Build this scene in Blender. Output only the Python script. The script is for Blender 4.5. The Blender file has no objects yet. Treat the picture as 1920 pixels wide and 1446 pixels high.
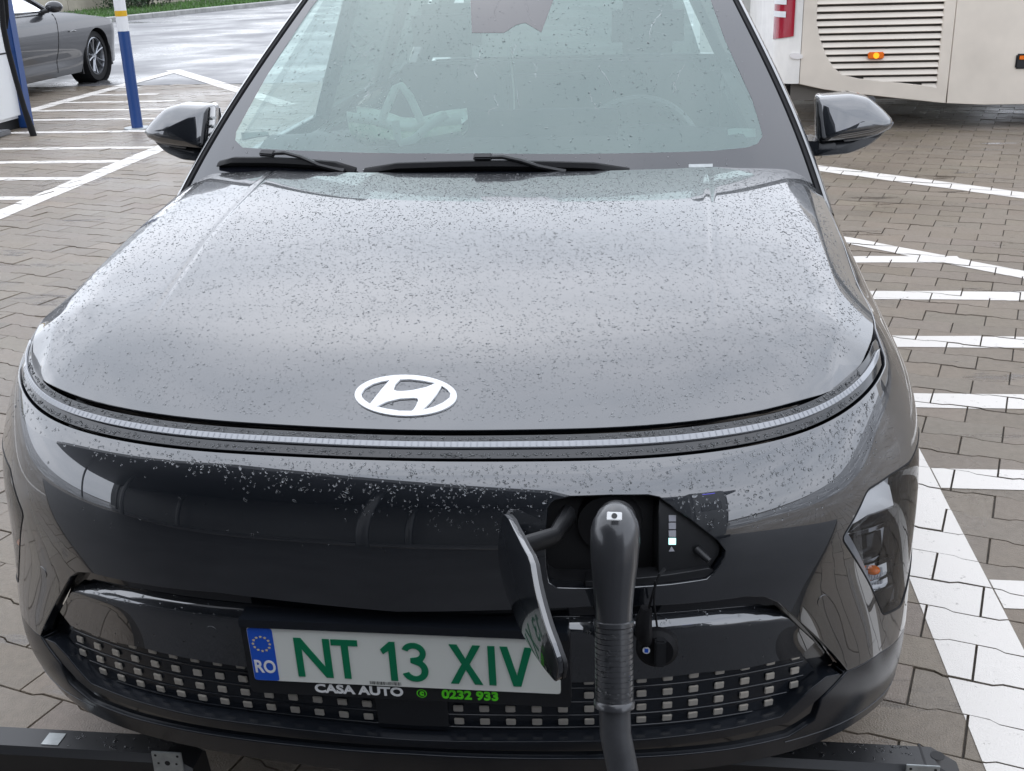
import bpy, bmesh, math, random
import numpy as np
from mathutils import Vector, Matrix
from mathutils.geometry import delaunay_2d_cdt
random.seed(7); rng=np.random.default_rng(11)
S=bpy.context.scene; COL=S.collection
# ---- camera solved from the number plate (0.52 x 0.11 m), mirror span and symmetric features of the car
W,H=1920.,1446.
CAM=np.array([0.398104,-1.561799,1.548371,0.128913,0.366592,-0.031569,2142.357927])
def cam_basis(yaw,pitch,roll):
    f=np.array([-np.sin(yaw)*np.cos(pitch),np.cos(yaw)*np.cos(pitch),-np.sin(pitch)])
    r=np.array([np.cos(yaw),np.sin(yaw),0]); u=np.cross(r,f);c,s=np.cos(roll),np.sin(roll)
    return np.array([c*r+s*u,-s*r+c*u,f])
CR=cam_basis(*CAM[3:6]);CC=CAM[:3];CF=CAM[6]
def proj(P):
    q=(np.atleast_2d(P)-CC)@CR.T
    return np.c_[W/2+CF*q[:,0]/q[:,2],H/2-CF*q[:,1]/q[:,2]]
def ray(px): return CR.T@np.array([(px[0]-W/2)/CF,-(px[1]-H/2)/CF,1.])
def onplane(px,ax,val):
    d=ray(px);return CC+(val-CC[ax])/d[ax]*d
def gnd(px,z=0.): return onplane(px,2,z)
class Spline:
    def __init__(s,t):
        s.t=t=np.asarray(t,float);n=len(t);h=np.diff(t);A=np.zeros((n,n));B=np.zeros((n,n));A[0,0]=A[-1,-1]=1
        for i in range(1,n-1):
            A[i,i-1]=h[i-1];A[i,i]=2*(h[i-1]+h[i]);A[i,i+1]=h[i]
            B[i,i-1]=6/h[i-1];B[i,i]=-6/h[i-1]-6/h[i];B[i,i+1]=6/h[i]
        s.M=np.linalg.solve(A,B);s.h=h;s.n=n
    def w(s,x):
        x=np.atleast_1d(np.asarray(x,float));i=np.clip(np.searchsorted(s.t,x)-1,0,s.n-2);h=s.h[i]
        b=(x-s.t[i])/h;a=1-b;E=np.eye(s.n)
        return a[:,None]*E[i]+b[:,None]*E[i+1]+(((a**3-a)*h*h/6)[:,None])*s.M[i]+(((b**3-b)*h*h/6)[:,None])*s.M[i+1]
def interp(xs,ys): 
    sp=Spline(xs);ys=np.asarray(ys,float)
    return lambda x: sp.w(x)@ys
# ---- rails of the car's front skirt (half, photo right), top to bottom: x,y,z at 11 stations
def rail(xs,ys,zs,flank): return np.r_[np.c_[xs,ys,zs],np.array(flank)]
RAILS=[
rail([0,.2,.4,.6,.7,.775,.806],[.097,.105,.129,.190,.259,.376,.50],[.824,.825,.827,.836,.849,.869,.886],[(.806,.68,.900),(.806,.90,.932),(.802,1.1,.962),(.798,1.3,.99)]),
rail([0,.2,.4,.6,.7,.782,.826],[.05,.058,.082,.147,.218,.33,.461],[.796,.796,.796,.802,.812,.829,.844],[(.838,.64,.858),(.841,.87,.876),(.841,1.08,.892),(.842,1.3,.908)]),
rail([0,.2,.4,.6,.712,.803,.866],[.002,.010,.034,.100,.180,.30,.43],[.725,.725,.726,.73,.738,.745,.75],[(.893,.62,.76),(.896,.86,.76),(.90,1.08,.76),(.903,1.3,.76)]),
rail([0,.2,.4,.6,.72,.819,.884],[-.018,-.010,.014,.080,.158,.276,.40],[.64,.64,.64,.642,.645,.648,.65],[(.910,.60,.65),(.911,.85,.65),(.913,1.08,.65),(.913,1.3,.65)]),
rail([0,.2,.4,.6,.725,.825,.888],[-.014,-.006,.018,.084,.160,.272,.39],[.54,.54,.54,.54,.54,.54,.54],[(.911,.59,.54),(.912,.84,.54),(.913,1.08,.54),(.913,1.3,.54)]),
rail([0,.2,.4,.6,.73,.826,.886],[.006,.014,.036,.098,.165,.255,.38],[.40,.40,.40,.40,.40,.40,.40],[(.908,.59,.40),(.912,.84,.40),(.912,1.08,.40),(.912,1.3,.40)]),
rail([0,.2,.4,.6,.73,.825,.882],[.018,.027,.050,.107,.168,.25,.36],[.28]*7,[(.905,.59,.28),(.910,.84,.28),(.910,1.08,.28),(.910,1.3,.28)]),
rail([0,.2,.4,.6,.72,.81,.87],[.040,.050,.078,.132,.195,.275,.37],[.185]*7,[(.896,.60,.185),(.90,.84,.185),(.90,1.08,.185),(.90,1.3,.185)]),
]
K=np.array(RAILS);K=np.concatenate([K[:,:0:-1]*[-1,1,1],K],1)      # mirrored, 21 stations
_d=np.linalg.norm(np.diff(K[3,10:],axis=0),axis=1);_u=np.r_[0,np.cumsum(_d)];UK=np.r_[-_u[:0:-1],_u]
_d=np.mean([np.linalg.norm(np.diff(K[:,j],axis=0),axis=1) for j in range(10,17)],0);VK=np.r_[0,np.cumsum(_d)]   # v grows downward
SU,SV=Spline(UK),Spline(VK)
class Skirt:
    cache={}
    def P(s,uv):
        uv=np.atleast_2d(uv);return np.einsum('ni,ijk,nj->nk',SV.w(uv[:,1]),K,SU.w(uv[:,0]))
    def N(s,uv):
        uv=np.atleast_2d(uv);e=1e-4;du=s.P(uv+[e,0])-s.P(uv-[e,0]);dv=s.P(uv+[0,e])-s.P(uv-[0,e])
        n=np.cross(du,-dv);n/=np.linalg.norm(n,axis=1)[:,None];return n
    def uv_of(s,target,kind):
        # kind 'px': 2D pixel; kind 'xz': front view x,z ; kind 'yz': flank y,z (photo right)
        f={'px':lambda P:proj(P),'xz':lambda P:P[:,[0,2]]*1000,'yz':lambda P:P[:,[1,2]]*1000}[kind]
        target=np.array(target,float)*(1 if kind=='px' else 1000)
        if kind not in s.cache:
            uu,vv=np.meshgrid(np.linspace(.7,UK[-1],90) if kind=='yz' else np.linspace(UK[0],UK[-1],240),np.linspace(0,VK[-1],50))
            g=np.c_[uu.ravel(),vv.ravel()];P=s.P(g);pen=np.zeros(len(g))
            if kind=='px': pen=np.where(((CC-P)*s.N(g)).sum(1)<0,400,0)
            if kind=='xz': pen=np.where(P[:,1]>.75,1e4,0)
            s.cache[kind]=(g,f(P),pen)
        g,fp,pen=s.cache[kind];x=g[(np.linalg.norm(fp-target,axis=1)+pen).argmin()]
        for _ in range(7):
            r=f(s.P(x))[0]-target;J=np.array([(f(s.P(x+h))[0]-target-r)/1e-5 for h in np.eye(2)*1e-5]).T
            st=np.linalg.lstsq(J,r,rcond=None)[0];nr=np.linalg.norm(st)
            if nr>.05: st*=.05/nr
            x=x-st
        return x
SK=Skirt()
def on_skirt(pts,kind='px'): return np.array([SK.uv_of(p,kind) for p in pts])
# ---- hood as a height field over the plan outline
_aU=np.linspace(UK[0],UK[-1],401);RA=SK.P(np.c_[_aU,np.zeros(401)])
_cz=interp([.0,.097,.154,.25,.46,.74,1.0,1.2,1.4],[.82,.85,.872,.91,.972,1.025,1.054,1.068,1.07])
def sstep(a,b,x):
    t=np.clip((x-a)/(b-a),0,1);return t*t*(3-2*t)
def softmax0(x,r): return .5*(x+np.sqrt(x*x+r*r))
_xbk=RA[200:];_xb=lambda y:np.interp(y,_xbk[:,1],_xbk[:,0]);_za=lambda y:np.interp(y,_xbk[:,1],_xbk[:,2])
_xc=interp([.0,.20,.243,.30,.40,.54,.735,.92,1.18,1.5],[.60,.662,.686,.704,.723,.736,.742,.747,.755,.762])
def hood_base(x,y):
    c=x-.514-.02*(y-.6);f=sstep(.25,.5,y)
    return _cz(y)-.03*x**2-(.10*softmax0(c,.004)+.0022*np.exp(-(c/.006)**2))*f
class Hood:
    def Z(s,xy):
        xy=np.atleast_2d(xy);x=np.abs(xy[:,0]);y=xy[:,1];base=hood_base(x,y)
        # rounded nose: distance to the front outline (rail A)
        half=_xbk;a=half[:-1,:2];b=half[1:,:2];ab=b-a;q=np.c_[x,y]
        t=np.clip(((q[:,None]-a)*ab).sum(2)/(ab**2).sum(1),0,1);pt=a+t[...,None]*ab;d2=((q[:,None]-pt)**2).sum(2);i=d2.argmin(1);k=np.arange(len(q))
        d=np.sqrt(d2[k,i]);zb=half[i,2]+t[k,i]*(half[i+1,2]-half[i,2]);by=pt[k,i,1];bb=hood_base(pt[k,i,0],by)
        z=base-(bb-zb)*np.clip(1-d/.20,0,1)**2.2*(1-sstep(.24,.40,by))
        # shoulder: flat top to the crease, then down to the wing
        xb=_xb(y);xo=np.minimum(_xc(y),xb-.018);w=sstep(.20,.36,y);xi=xo-.048
        ramp=lambda x,c,r:softmax0(x-c,r);s1=.26
        drop=np.maximum(hood_base(xb,y)-_za(y)-s1*ramp(xb,xi,.012),.002);s2=drop/ramp(xb,xo,.007)
        return z-w*(s1*ramp(x,xi,.012)+s2*ramp(x,xo,.007))
    def P(s,xy): xy=np.atleast_2d(xy);return np.c_[xy,s.Z(xy)]
    def N(s,xy):
        xy=np.atleast_2d(xy);e=2e-3;zx=(s.Z(xy+[e,0])-s.Z(xy-[e,0]))/(2*e);zy=(s.Z(xy+[0,e])-s.Z(xy-[0,e]))/(2*e)
        n=np.c_[-zx,-zy,np.ones(len(zx))];return n/np.linalg.norm(n,axis=1)[:,None]
    def from_px(s,px):
        d=ray(px);lo,hi=.8,4.
        ts=np.linspace(.8,4,400);Q=CC+ts[:,None]*d;f=Q[:,2]-s.Z(Q[:,:2]);ins=np.where((f[:-1]>0)&(f[1:]<=0))[0]
        i=ins[0];a,b=ts[i],ts[i+1]
        for _ in range(30):
            m=(a+b)/2;q=CC+m*d
            if q[2]-s.Z(q[None,:2])[0]>0:a=m
            else:b=m
        return (CC+a*d)[:2]
HD=Hood()
# ---- windscreen: x across, s = height z
_wy=interp([.95,1.05,1.2,1.405,1.52,1.6],[.95,1.095,1.325,1.66,1.875,2.06])
_ww=interp([.95,1.04,1.2,1.405,1.52,1.6],[.79,.763,.70,.60,.545,.51])
class Screen:
    def P(s,xz):
        xz=np.atleast_2d(xz);x,z=xz[:,0],xz[:,1];return np.c_[x,_wy(z)+.155*(np.abs(x)/.7)**2.2,z]
    def N(s,xz):
        xz=np.atleast_2d(xz);e=1e-3;a=s.P(xz+[e,0])-s.P(xz-[e,0]);b=s.P(xz+[0,e])-s.P(xz-[0,e]);n=np.cross(a,b);return n/np.linalg.norm(n,axis=1)[:,None]
    def from_px(s,px):
        d=ray(px);ts=np.linspace(1.5,5,800);Q=CC+ts[:,None]*d;f=Q[:,1]-s.P(Q[:,[0,2]])[:,1];i=np.where((f[:-1]<0)&(f[1:]>=0))[0][0]
        a,b=ts[i],ts[i+1]
        for _ in range(30):
            m=(a+b)/2;q=CC+m*d
            if q[1]-s.P(q[None,[0,2]])[0,1]<0:a=m
            else:b=m
        return (CC+a*d)[[0,2]]
WS=Screen()
# ---- camera, sky, sun, exposure
cd=bpy.data.cameras.new('camera'); cam=bpy.data.objects.new('camera',cd); COL.objects.link(cam)
cd.sensor_fit='HORIZONTAL'; cd.sensor_width=36; cd.lens=CF/W*36; cd.clip_start=.05; cd.clip_end=2000
m=Matrix.Identity(4)
for i,v in enumerate((CR[0],CR[1],-CR[2])):
    for j in range(3): m[j][i]=v[j]
m.translation=Vector(CC); cam.matrix_world=m; S.camera=cam
wd=bpy.data.worlds.new('World'); S.world=wd; wd.use_nodes=True; nt=wd.node_tree; nt.nodes.clear()
def wn(t,**k):
    n=nt.nodes.new(t)
    for a,b in k.items(): setattr(n,a,b)
    return n
SUN_EL,SUN_ROT=math.radians(55),math.radians(-20)
sky=wn('ShaderNodeTexSky',sky_type='NISHITA',sun_disc=False,sun_elevation=SUN_EL,sun_rotation=SUN_ROT,air_density=1.5,dust_density=2.0,ozone_density=1.0)
hsv=wn('ShaderNodeHueSaturation'); hsv.inputs['Saturation'].default_value=.22
# broken overcast: soft cloud noise over an even grey cover
tc=wn('ShaderNodeTexCoord'); mp=wn('ShaderNodeMapping'); mp.inputs['Scale'].default_value=(1,1,2.4)
nz=wn('ShaderNodeTexNoise'); nz.inputs['Scale'].default_value=2.6; nz.inputs['Detail'].default_value=6; nz.inputs['Roughness'].default_value=.55
cr=wn('ShaderNodeValToRGB'); cr.color_ramp.elements[0].position=.34; cr.color_ramp.elements[0].color=(10.9,11.9,13.7,1); cr.color_ramp.elements[1].position=.68; cr.color_ramp.elements[1].color=(14.5,15.2,16.9,1)
mx=wn('ShaderNodeMix',data_type='RGBA'); mx.inputs[0].default_value=.80
bg=wn('ShaderNodeBackground'); bg.inputs[1].default_value=.15; out=wn('ShaderNodeOutputWorld')
L=nt.links.new
L(sky.outputs[0],hsv.inputs['Color']); L(tc.outputs['Generated'],mp.inputs[0]); L(mp.outputs[0],nz.inputs['Vector']); L(nz.outputs[0],cr.inputs[0])
L(hsv.outputs[0],mx.inputs[6]); L(cr.outputs[0],mx.inputs[7]); L(mx.outputs[2],bg.inputs[0]); L(bg.outputs[0],out.inputs[0])
sl=bpy.data.lights.new('sun','SUN'); sl.energy=.6; sl.angle=math.radians(140); sl.color=(1,.97,.92); so=bpy.data.objects.new('sun',sl); COL.objects.link(so)
sd=Vector((math.sin(SUN_ROT)*math.cos(SUN_EL),math.cos(SUN_ROT)*math.cos(SUN_EL),math.sin(SUN_EL)));so.rotation_euler=(-sd).to_track_quat('-Z','Y').to_euler(); so.location=sd*30
vs=S.view_settings; vs.view_transform='Standard'; vs.look='None'; vs.exposure=0.0; vs.gamma=1; vs.use_curve_mapping=False
S.render.engine='CYCLES'
# ---- helpers
def link(o): COL.objects.link(o); return o
ROOTS={}
def thing(name,label,cat,loc,group=None):
    o=bpy.data.objects.new(name,None); o.empty_display_size=.1; link(o); o.location=loc; o['label']=label; o['category']=cat
    if group: o['group']=group
    ROOTS[o.name]=Vector(loc); return o
def tag(o,label,cat,group=None):
    o['label']=label; o['category']=cat
    if group: o['group']=group
    return o
def adopt(o,parent):
    # vertices are written in world coordinates: undo the offset of the thing's empty
    if parent is not None:
        o.parent=parent
        if parent.name in ROOTS: o.matrix_parent_inverse=Matrix.Translation(-ROOTS[parent.name])
    return o
def mk(name,verts,faces,mat,parent=None,normals=None,smooth=True,mats=None,fmat=None):
    me=bpy.data.meshes.new(name); me.from_pydata([tuple(map(float,v)) for v in verts],[],[tuple(map(int,f)) for f in faces])
    for mm in (mats or [mat]): me.materials.append(mm)
    if fmat is not None: me.polygons.foreach_set('material_index',np.asarray(fmat,np.int32))
    if smooth: me.polygons.foreach_set('use_smooth',np.ones(len(me.polygons),bool))
    me.update()
    if normals is not None: me.normals_split_custom_set_from_vertices([tuple(map(float,n)) for n in normals])
    o=bpy.data.objects.new(name,me); link(o); adopt(o,parent); return o
def struct(o): o['kind']='structure'; return o
class MB:
    def __init__(s): s.v=[];s.f=[]
    def add(s,v,f):
        n=len(s.v); s.v+= [tuple(map(float,p)) for p in v]; s.f+=[tuple(i+n for i in q) for q in f]; return s
    def box(s,a,b,M=None,bev=0):
        a,b=np.minimum(np.array(a,float),np.array(b,float)),np.maximum(np.array(a,float),np.array(b,float))
        if bev>0:
            bm=bmesh.new(); bmesh.ops.create_cube(bm,size=1)
            for v in bm.verts: v.co=Vector([(a[i]+b[i])/2+v.co[i]*(b[i]-a[i]) for i in range(3)])
            bmesh.ops.bevel(bm,geom=bm.edges[:],offset=bev,segments=2,affect='EDGES',clamp_overlap=True); bm.verts.index_update()
            v=[tuple(x.co) for x in bm.verts]; f=[[w.index for w in q.verts] for q in bm.faces]; bm.free()
        else:
            v=[(x,y,z) for x in (a[0],b[0]) for y in (a[1],b[1]) for z in (a[2],b[2])]
            f=[(0,1,3,2),(4,6,7,5),(0,4,5,1),(2,3,7,6),(0,2,6,4),(1,5,7,3)]
        if M is not None: v=[tuple(M@Vector(p)) for p in v]
        return s.add(v,f)
    def loft(s,rings,cap=True,closed=True):
        n=len(rings[0]); v=[p for r in rings for p in r]; f=[]
        for i in range(len(rings)-1):
            for j in range(n if closed else n-1):
                k=(j+1)%n; f.append((i*n+j,i*n+k,(i+1)*n+k,(i+1)*n+j))
        if cap: f.append(tuple(range(n-1,-1,-1))); f.append(tuple((len(rings)-1)*n+j for j in range(n)))
        return s.add(v,f)
    def tube(s,pts,r,seg=10,cap=True,ratio=1.,up=None):
        pts=[np.array(p,float) for p in pts]; r=[r]*len(pts) if np.isscalar(r) else r; rings=[]; prev=np.array(up if up is not None else (0.123,.2,.97),float)
        for i,p in enumerate(pts):
            t=pts[min(i+1,len(pts)-1)]-pts[max(i-1,0)]; t/=np.linalg.norm(t); a=np.cross(t,prev)
            if np.linalg.norm(a)<1e-6: a=np.cross(t,(1,0,0))
            a/=np.linalg.norm(a); b=np.cross(a,t); prev=b
            rings.append([p+r[i]*(math.cos(q)*a+ratio*math.sin(q)*b) for q in np.arange(seg)*2*math.pi/seg])
        return s.loft(rings,cap)
    def cyl(s,c,axis,r,h,seg=24,r2=None):
        c=np.array(c,float); ax=np.array(axis,float); ax/=np.linalg.norm(ax); return s.tube([c,c+ax*h],[r,r if r2 is None else r2],seg)
    def prism(s,poly,M,d):
        n=len(poly); v=[tuple(M@Vector((p[0],p[1],0))) for p in poly]+[tuple(M@Vector((p[0],p[1],d))) for p in poly]
        return s.add(v,[tuple(range(n))[::-1],tuple(range(n,2*n))]+[(i,(i+1)%n,n+(i+1)%n,n+i) for i in range(n)])
    def build(s,name,mat,parent=None,smooth=True,angle=40):
        o=mk(name,s.v,s.f,mat,parent,None,smooth)
        bm=bmesh.new(); bm.from_mesh(o.data); bmesh.ops.recalc_face_normals(bm,faces=bm.faces[:]); bm.to_mesh(o.data); bm.free()
        if smooth:
            o.data.polygons.foreach_set('use_smooth',np.ones(len(o.data.polygons),bool))
            try: o.data.set_sharp_from_angle(angle=math.radians(angle))
            except Exception: pass
        return o
def inside(poly,pts):
    poly=np.asarray(poly);pts=np.atleast_2d(pts);x,y=pts[:,0],pts[:,1];r=np.zeros(len(pts),bool)
    a=poly;b=np.roll(poly,-1,0)
    for (x1,y1),(x2,y2) in zip(a,b):
        if y1==y2: continue
        c=((y1>y)!=(y2>y))&(x<(x2-x1)*(y-y1)/(y2-y1)+x1); r^=c
    return r
def segdist(loop,pts):
    a=np.asarray(loop);ab=np.roll(a,-1,0)-a;d=np.full(len(pts),1e9)
    for p,q in zip(a,ab):
        t=np.clip(((pts-p)@q)/(q@q+1e-18),0,1);d=np.minimum(d,np.linalg.norm(pts-p-t[:,None]*q,axis=1))
    return d
def densify(loop,step):
    loop=np.asarray(loop,float);o=[]
    for a,b in zip(loop,np.roll(loop,-1,0)):
        n=max(1,int(np.ceil(np.linalg.norm(b-a)/step)))
        if np.linalg.norm(b-a)<1e-7: continue
        o+=[a+(b-a)*i/n for i in range(n)]
    return np.array(o)
def smooth_loop(pts,n=3):
    p=np.asarray(pts,float)
    for _ in range(n):
        q=np.roll(p,-1,0); p=np.stack([.75*p+.25*q,.25*p+.75*q],1).reshape(-1,2)
    return p
def round_corners(pts,r,n=5):
    p=np.asarray(pts,float);o=[]
    for i in range(len(p)):
        a,b,c=p[i-1],p[i],p[(i+1)%len(p)];u=a-b;v=c-b;lu,lv=np.linalg.norm(u),np.linalg.norm(v);k=min(r,lu*.45,lv*.45)
        A=b+u/lu*k;B=b+v/lv*k
        for t in np.linspace(0,1,n): o.append((1-t)**2*A+2*t*(1-t)*b+t*t*B)
    return np.array(o)
def panel(name,surf,outer,mat,parent,holes=(),step=.02,off=0.,rim=.012,bev=.0018,edge=None,feat=()):
    """A sheet cut from a surface: triangulated inside its outline, with rolled edges; normals come from the surface itself."""
    loops=[densify(outer,edge or step)]+[densify(h,edge or step) for h in holes]
    lo,hi=loops[0].min(0),loops[0].max(0);gx=np.arange(lo[0]+step*.37,hi[0],step);gy=np.arange(lo[1]+step*.41,hi[1],step)
    g=np.array([(x+(j%2)*step*.5,y) for j,y in enumerate(gy) for x in gx]) if len(gx) and len(gy) else np.zeros((0,2))
    if len(g):
        k=inside(loops[0],g)
        for h in loops[1:]: k&=~inside(h,g)
        g=g[k]
        for h in loops: g=g[segdist(h,g)>step*.45] if len(g) else g
    fpts=[]
    for l in feat:
        l=np.asarray(l);l=l[inside(loops[0],l)];l=l[segdist(loops[0],l)>.004];fpts.append(l)
        if len(g): d=np.full(len(g),1e9);[np.minimum(d,np.hypot(*(g-p).T),out=d) for p in l];g=g[d>.007]
    pts=list(map(tuple,np.concatenate(loops)));ed=[];n=0
    for l in loops: ed+=[(n+i,n+(i+1)%len(l)) for i in range(len(l))];n+=len(l)
    for l in fpts:
        ed+=[(len(pts)+i,len(pts)+i+1) for i in range(len(l)-1) if np.linalg.norm(l[i+1]-l[i])<.05];pts+=list(map(tuple,l))
    pts+=list(map(tuple,g))
    vs,_,fs,*_=delaunay_2d_cdt([Vector(p) for p in pts],ed,[],0,1e-7)
    uv=np.array([(v.x,v.y) for v in vs]);T=np.array([f for f in fs if len(f)==3]);c=uv[T].mean(1);k=inside(loops[0],c)
    for h in loops[1:]: k&=~inside(h,c)
    T=T[k];P=surf.P(uv);N=surf.N(uv);P=P+N*off
    fn=np.cross(P[T[:,1]]-P[T[:,0]],P[T[:,2]]-P[T[:,0]]);flip=(fn*N[T[:,0]]).sum(1)<0;T[flip]=T[flip][:,::-1]
    F=[tuple(t) for t in T];V=list(P);NN=list(N)
    if rim:
        cnt={}
        for t in T:
            for a,b in ((t[0],t[1]),(t[1],t[2]),(t[2],t[0])): cnt[(a,b)]=1
        be=[e for e in cnt if (e[1],e[0]) not in cnt];tan={}
        for a,b in be:
            d=P[b]-P[a];d=d/(np.linalg.norm(d)+1e-12)
            for q in (a,b): tan[q]=tan.get(q,0)+d
        i1,i2={},{}
        for q,d in tan.items():
            o=np.cross(d,N[q]);o/=np.linalg.norm(o)+1e-12
            i1[q]=len(V);V.append(P[q]+(o-N[q])*bev);NN.append(o*.9+N[q]*.1)
            i2[q]=len(V);V.append(P[q]+o*bev-N[q]*rim);NN.append(o)
        for a,b in be: F+=[(b,a,i1[a],i1[b]),(i1[b],i1[a],i2[a],i2[b])]
    return mk(name,V,F,mat,parent,NN)
class Off:
    """surface moved along its normal by depth(u,v)"""
    def __init__(s,base,fn): s.b=base;s.fn=fn
    def P(s,uv): uv=np.atleast_2d(uv);return s.b.P(uv)+s.b.N(uv)*s.fn(uv)[:,None]
    def N(s,uv):
        uv=np.atleast_2d(uv);e=1e-3;a=s.P(uv+[e,0])-s.P(uv-[e,0]);b=s.P(uv+[0,e])-s.P(uv-[0,e]);n=np.cross(a,b);n/=np.linalg.norm(n,axis=1)[:,None]
        sg=np.sign((n*s.b.N(uv)).sum(1));return n*sg[:,None]
class Func:
    def __init__(s,f,sign=1): s.f=f;s.sign=sign
    def P(s,uv): return s.f(np.atleast_2d(uv))
    def N(s,uv):
        uv=np.atleast_2d(uv);e=2e-3;n=np.cross(s.f(uv+[e,0])-s.f(uv-[e,0]),s.f(uv+[0,e])-s.f(uv-[0,e]));return s.sign*n/np.linalg.norm(n,axis=1)[:,None]
def frame(n,up=(0,0,1)):
    n=np.array(n,float);n/=np.linalg.norm(n);x=np.cross(up,n);x/=np.linalg.norm(x);y=np.cross(n,x);return x,y,n
def mat4(x,y,z,t):
    m=Matrix.Identity(4)
    for i,v in enumerate((x,y,z)):
        for j in range(3): m[j][i]=float(v[j])
    m.translation=Vector([float(q) for q in t]);return m
def drops(name,surf,uv,r,mat,parent,stretch=1.0,dirv=None,flat=.5):
    """water beads: small domes lying on a surface (one stuff part)"""
    n=len(uv);P=surf.P(uv);N=surf.N(uv);ref=np.tile(np.array([[0.,0,1]]),(n,1));ref[np.abs(N[:,2])>.9]=(0,1,0)
    A=np.cross(ref,N);A/=np.linalg.norm(A,axis=1)[:,None];B=np.cross(N,A)
    th=rng.uniform(0,2*np.pi,n) if dirv is None else np.full(n,dirv);a=np.cos(th)[:,None]*A+np.sin(th)[:,None]*B;b=np.cross(N,a)
    sx=r*rng.uniform(.75,1.1,n);sy=r*rng.uniform(1.,1.0+stretch,n);h=r*flat*rng.uniform(.8,1.2,n)
    m=6;k=np.arange(m)*2*np.pi/m;rings=[(1.,-.12),(.82,.62)];V=[];jit=rng.uniform(.78,1.22,(n,m))
    for q,z in rings:
        V.append(P[:,None]+(q*np.cos(k))[None,:,None]*(jit*sx[:,None])[...,None]*a[:,None]+(q*np.sin(k))[None,:,None]*(jit*sy[:,None])[...,None]*b[:,None]+z*h[:,None,None]*N[:,None])
    V=np.concatenate(V+[(P+N*h[:,None])[:,None]],1)
    F=[(j,(j+1)%m,m+(j+1)%m,m+j) for j in range(m)];T=[(m+j,m+(j+1)%m,2*m) for j in range(m)]
    V=V.reshape(-1,3);base=np.arange(n)*(2*m+1)
    Q=(np.array(F)[None]+base[:,None,None]).reshape(-1,4);T=(np.array(T)[None]+base[:,None,None]).reshape(-1,3)
    me=bpy.data.meshes.new(name);nv=len(V);me.vertices.add(nv);me.vertices.foreach_set('co',V.ravel())
    li=np.concatenate([Q.ravel(),T.ravel()]);me.loops.add(len(li));me.loops.foreach_set('vertex_index',li.astype(np.int32))
    ls=np.concatenate([np.arange(len(Q))*4,len(Q)*4+np.arange(len(T))*3]);me.polygons.add(len(ls));me.polygons.foreach_set('loop_start',ls.astype(np.int32))
    me.polygons.foreach_set('use_smooth',np.ones(len(ls),bool));me.update(calc_edges=True);me.validate();me.materials.append(mat)
    o=bpy.data.objects.new(name,me);link(o);adopt(o,parent);o['kind']='stuff';return o
def text(name,body,size,mat,M,parent,ext=.0008,bold=0.,xs=1.,align='CENTER'):
    c=bpy.data.curves.new(name,'FONT');c.body=body;c.size=size;c.extrude=ext;c.offset=bold;c.align_x=align;c.align_y='CENTER';c.resolution_u=4
    t=bpy.data.objects.new('tmp_text',c);link(t);dg=bpy.context.evaluated_depsgraph_get();me=bpy.data.meshes.new_from_object(t.evaluated_get(dg));bpy.data.objects.remove(t);bpy.data.curves.remove(c)
    me.transform(M@Matrix.Diagonal((xs,1,1,1)));me.materials.clear();me.materials.append(mat);me.name=name
    o=bpy.data.objects.new(name,me);link(o);adopt(o,parent);return o
# ---- materials
def mat(name,base,rough=.5,metal=0.,coat=0.,ior=1.5,coat_rough=.03,coat_ior=1.5,trans=0.,emit=None,es=0.,var=0.,vscale=8.,bump=0.,bscale=60.,rvar=0.,detail=4.,spec=.5,stretch=(1,1,1),col2=None,thr=(.35,.65)):
    m=bpy.data.materials.new(name);m.use_nodes=True;t=m.node_tree;b=t.nodes['Principled BSDF'];I=b.inputs
    I['Base Color'].default_value=(*base,1);I['Roughness'].default_value=rough;I['Metallic'].default_value=metal;I['IOR'].default_value=ior;I['Coat Weight'].default_value=coat
    I['Coat Roughness'].default_value=coat_rough;I['Coat IOR'].default_value=coat_ior;I['Transmission Weight'].default_value=trans;I['Specular IOR Level'].default_value=spec
    if emit: I['Emission Color'].default_value=(*emit,1);I['Emission Strength'].default_value=es
    if var or bump or rvar or col2:
        c=t.nodes.new('ShaderNodeTexCoord');mp=t.nodes.new('ShaderNodeMapping');mp.inputs['Scale'].default_value=stretch;t.links.new(c.outputs['Object'],mp.inputs[0])
    if var or rvar or col2:
        n=t.nodes.new('ShaderNodeTexNoise');n.inputs['Scale'].default_value=vscale;n.inputs['Detail'].default_value=detail;n.inputs['Roughness'].default_value=.6;t.links.new(mp.outputs[0],n.inputs['Vector'])
        r=t.nodes.new('ShaderNodeMapRange');r.inputs[1].default_value=thr[0];r.inputs[2].default_value=thr[1];t.links.new(n.outputs[0],r.inputs[0])
        if var or col2:
            x=t.nodes.new('ShaderNodeMix');x.data_type='RGBA';c2=col2 or tuple(min(1,q*(1+var)) for q in base);c1=base if col2 else tuple(q*(1-var) for q in base)
            x.inputs[6].default_value=(*c1,1);x.inputs[7].default_value=(*c2,1);t.links.new(r.outputs[0],x.inputs[0]);t.links.new(x.outputs[2],I['Base Color'])
        if rvar:
            y=t.nodes.new('ShaderNodeMapRange');y.inputs[1].default_value=0;y.inputs[2].default_value=1;y.inputs[3].default_value=max(0.02,rough-rvar);y.inputs[4].default_value=min(1,rough+rvar);t.links.new(r.outputs[0],y.inputs[0]);t.links.new(y.outputs[0],I['Roughness'])
    if bump:
        n=t.nodes.new('ShaderNodeTexNoise');n.inputs['Scale'].default_value=bscale;n.inputs['Detail'].default_value=5;t.links.new(mp.outputs[0],n.inputs['Vector'])
        u=t.nodes.new('ShaderNodeBump');u.inputs['Strength'].default_value=bump;u.inputs['Distance'].default_value=.01;t.links.new(n.outputs[0],u.inputs['Height']);t.links.new(u.outputs[0],I['Normal'])
    return m
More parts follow.
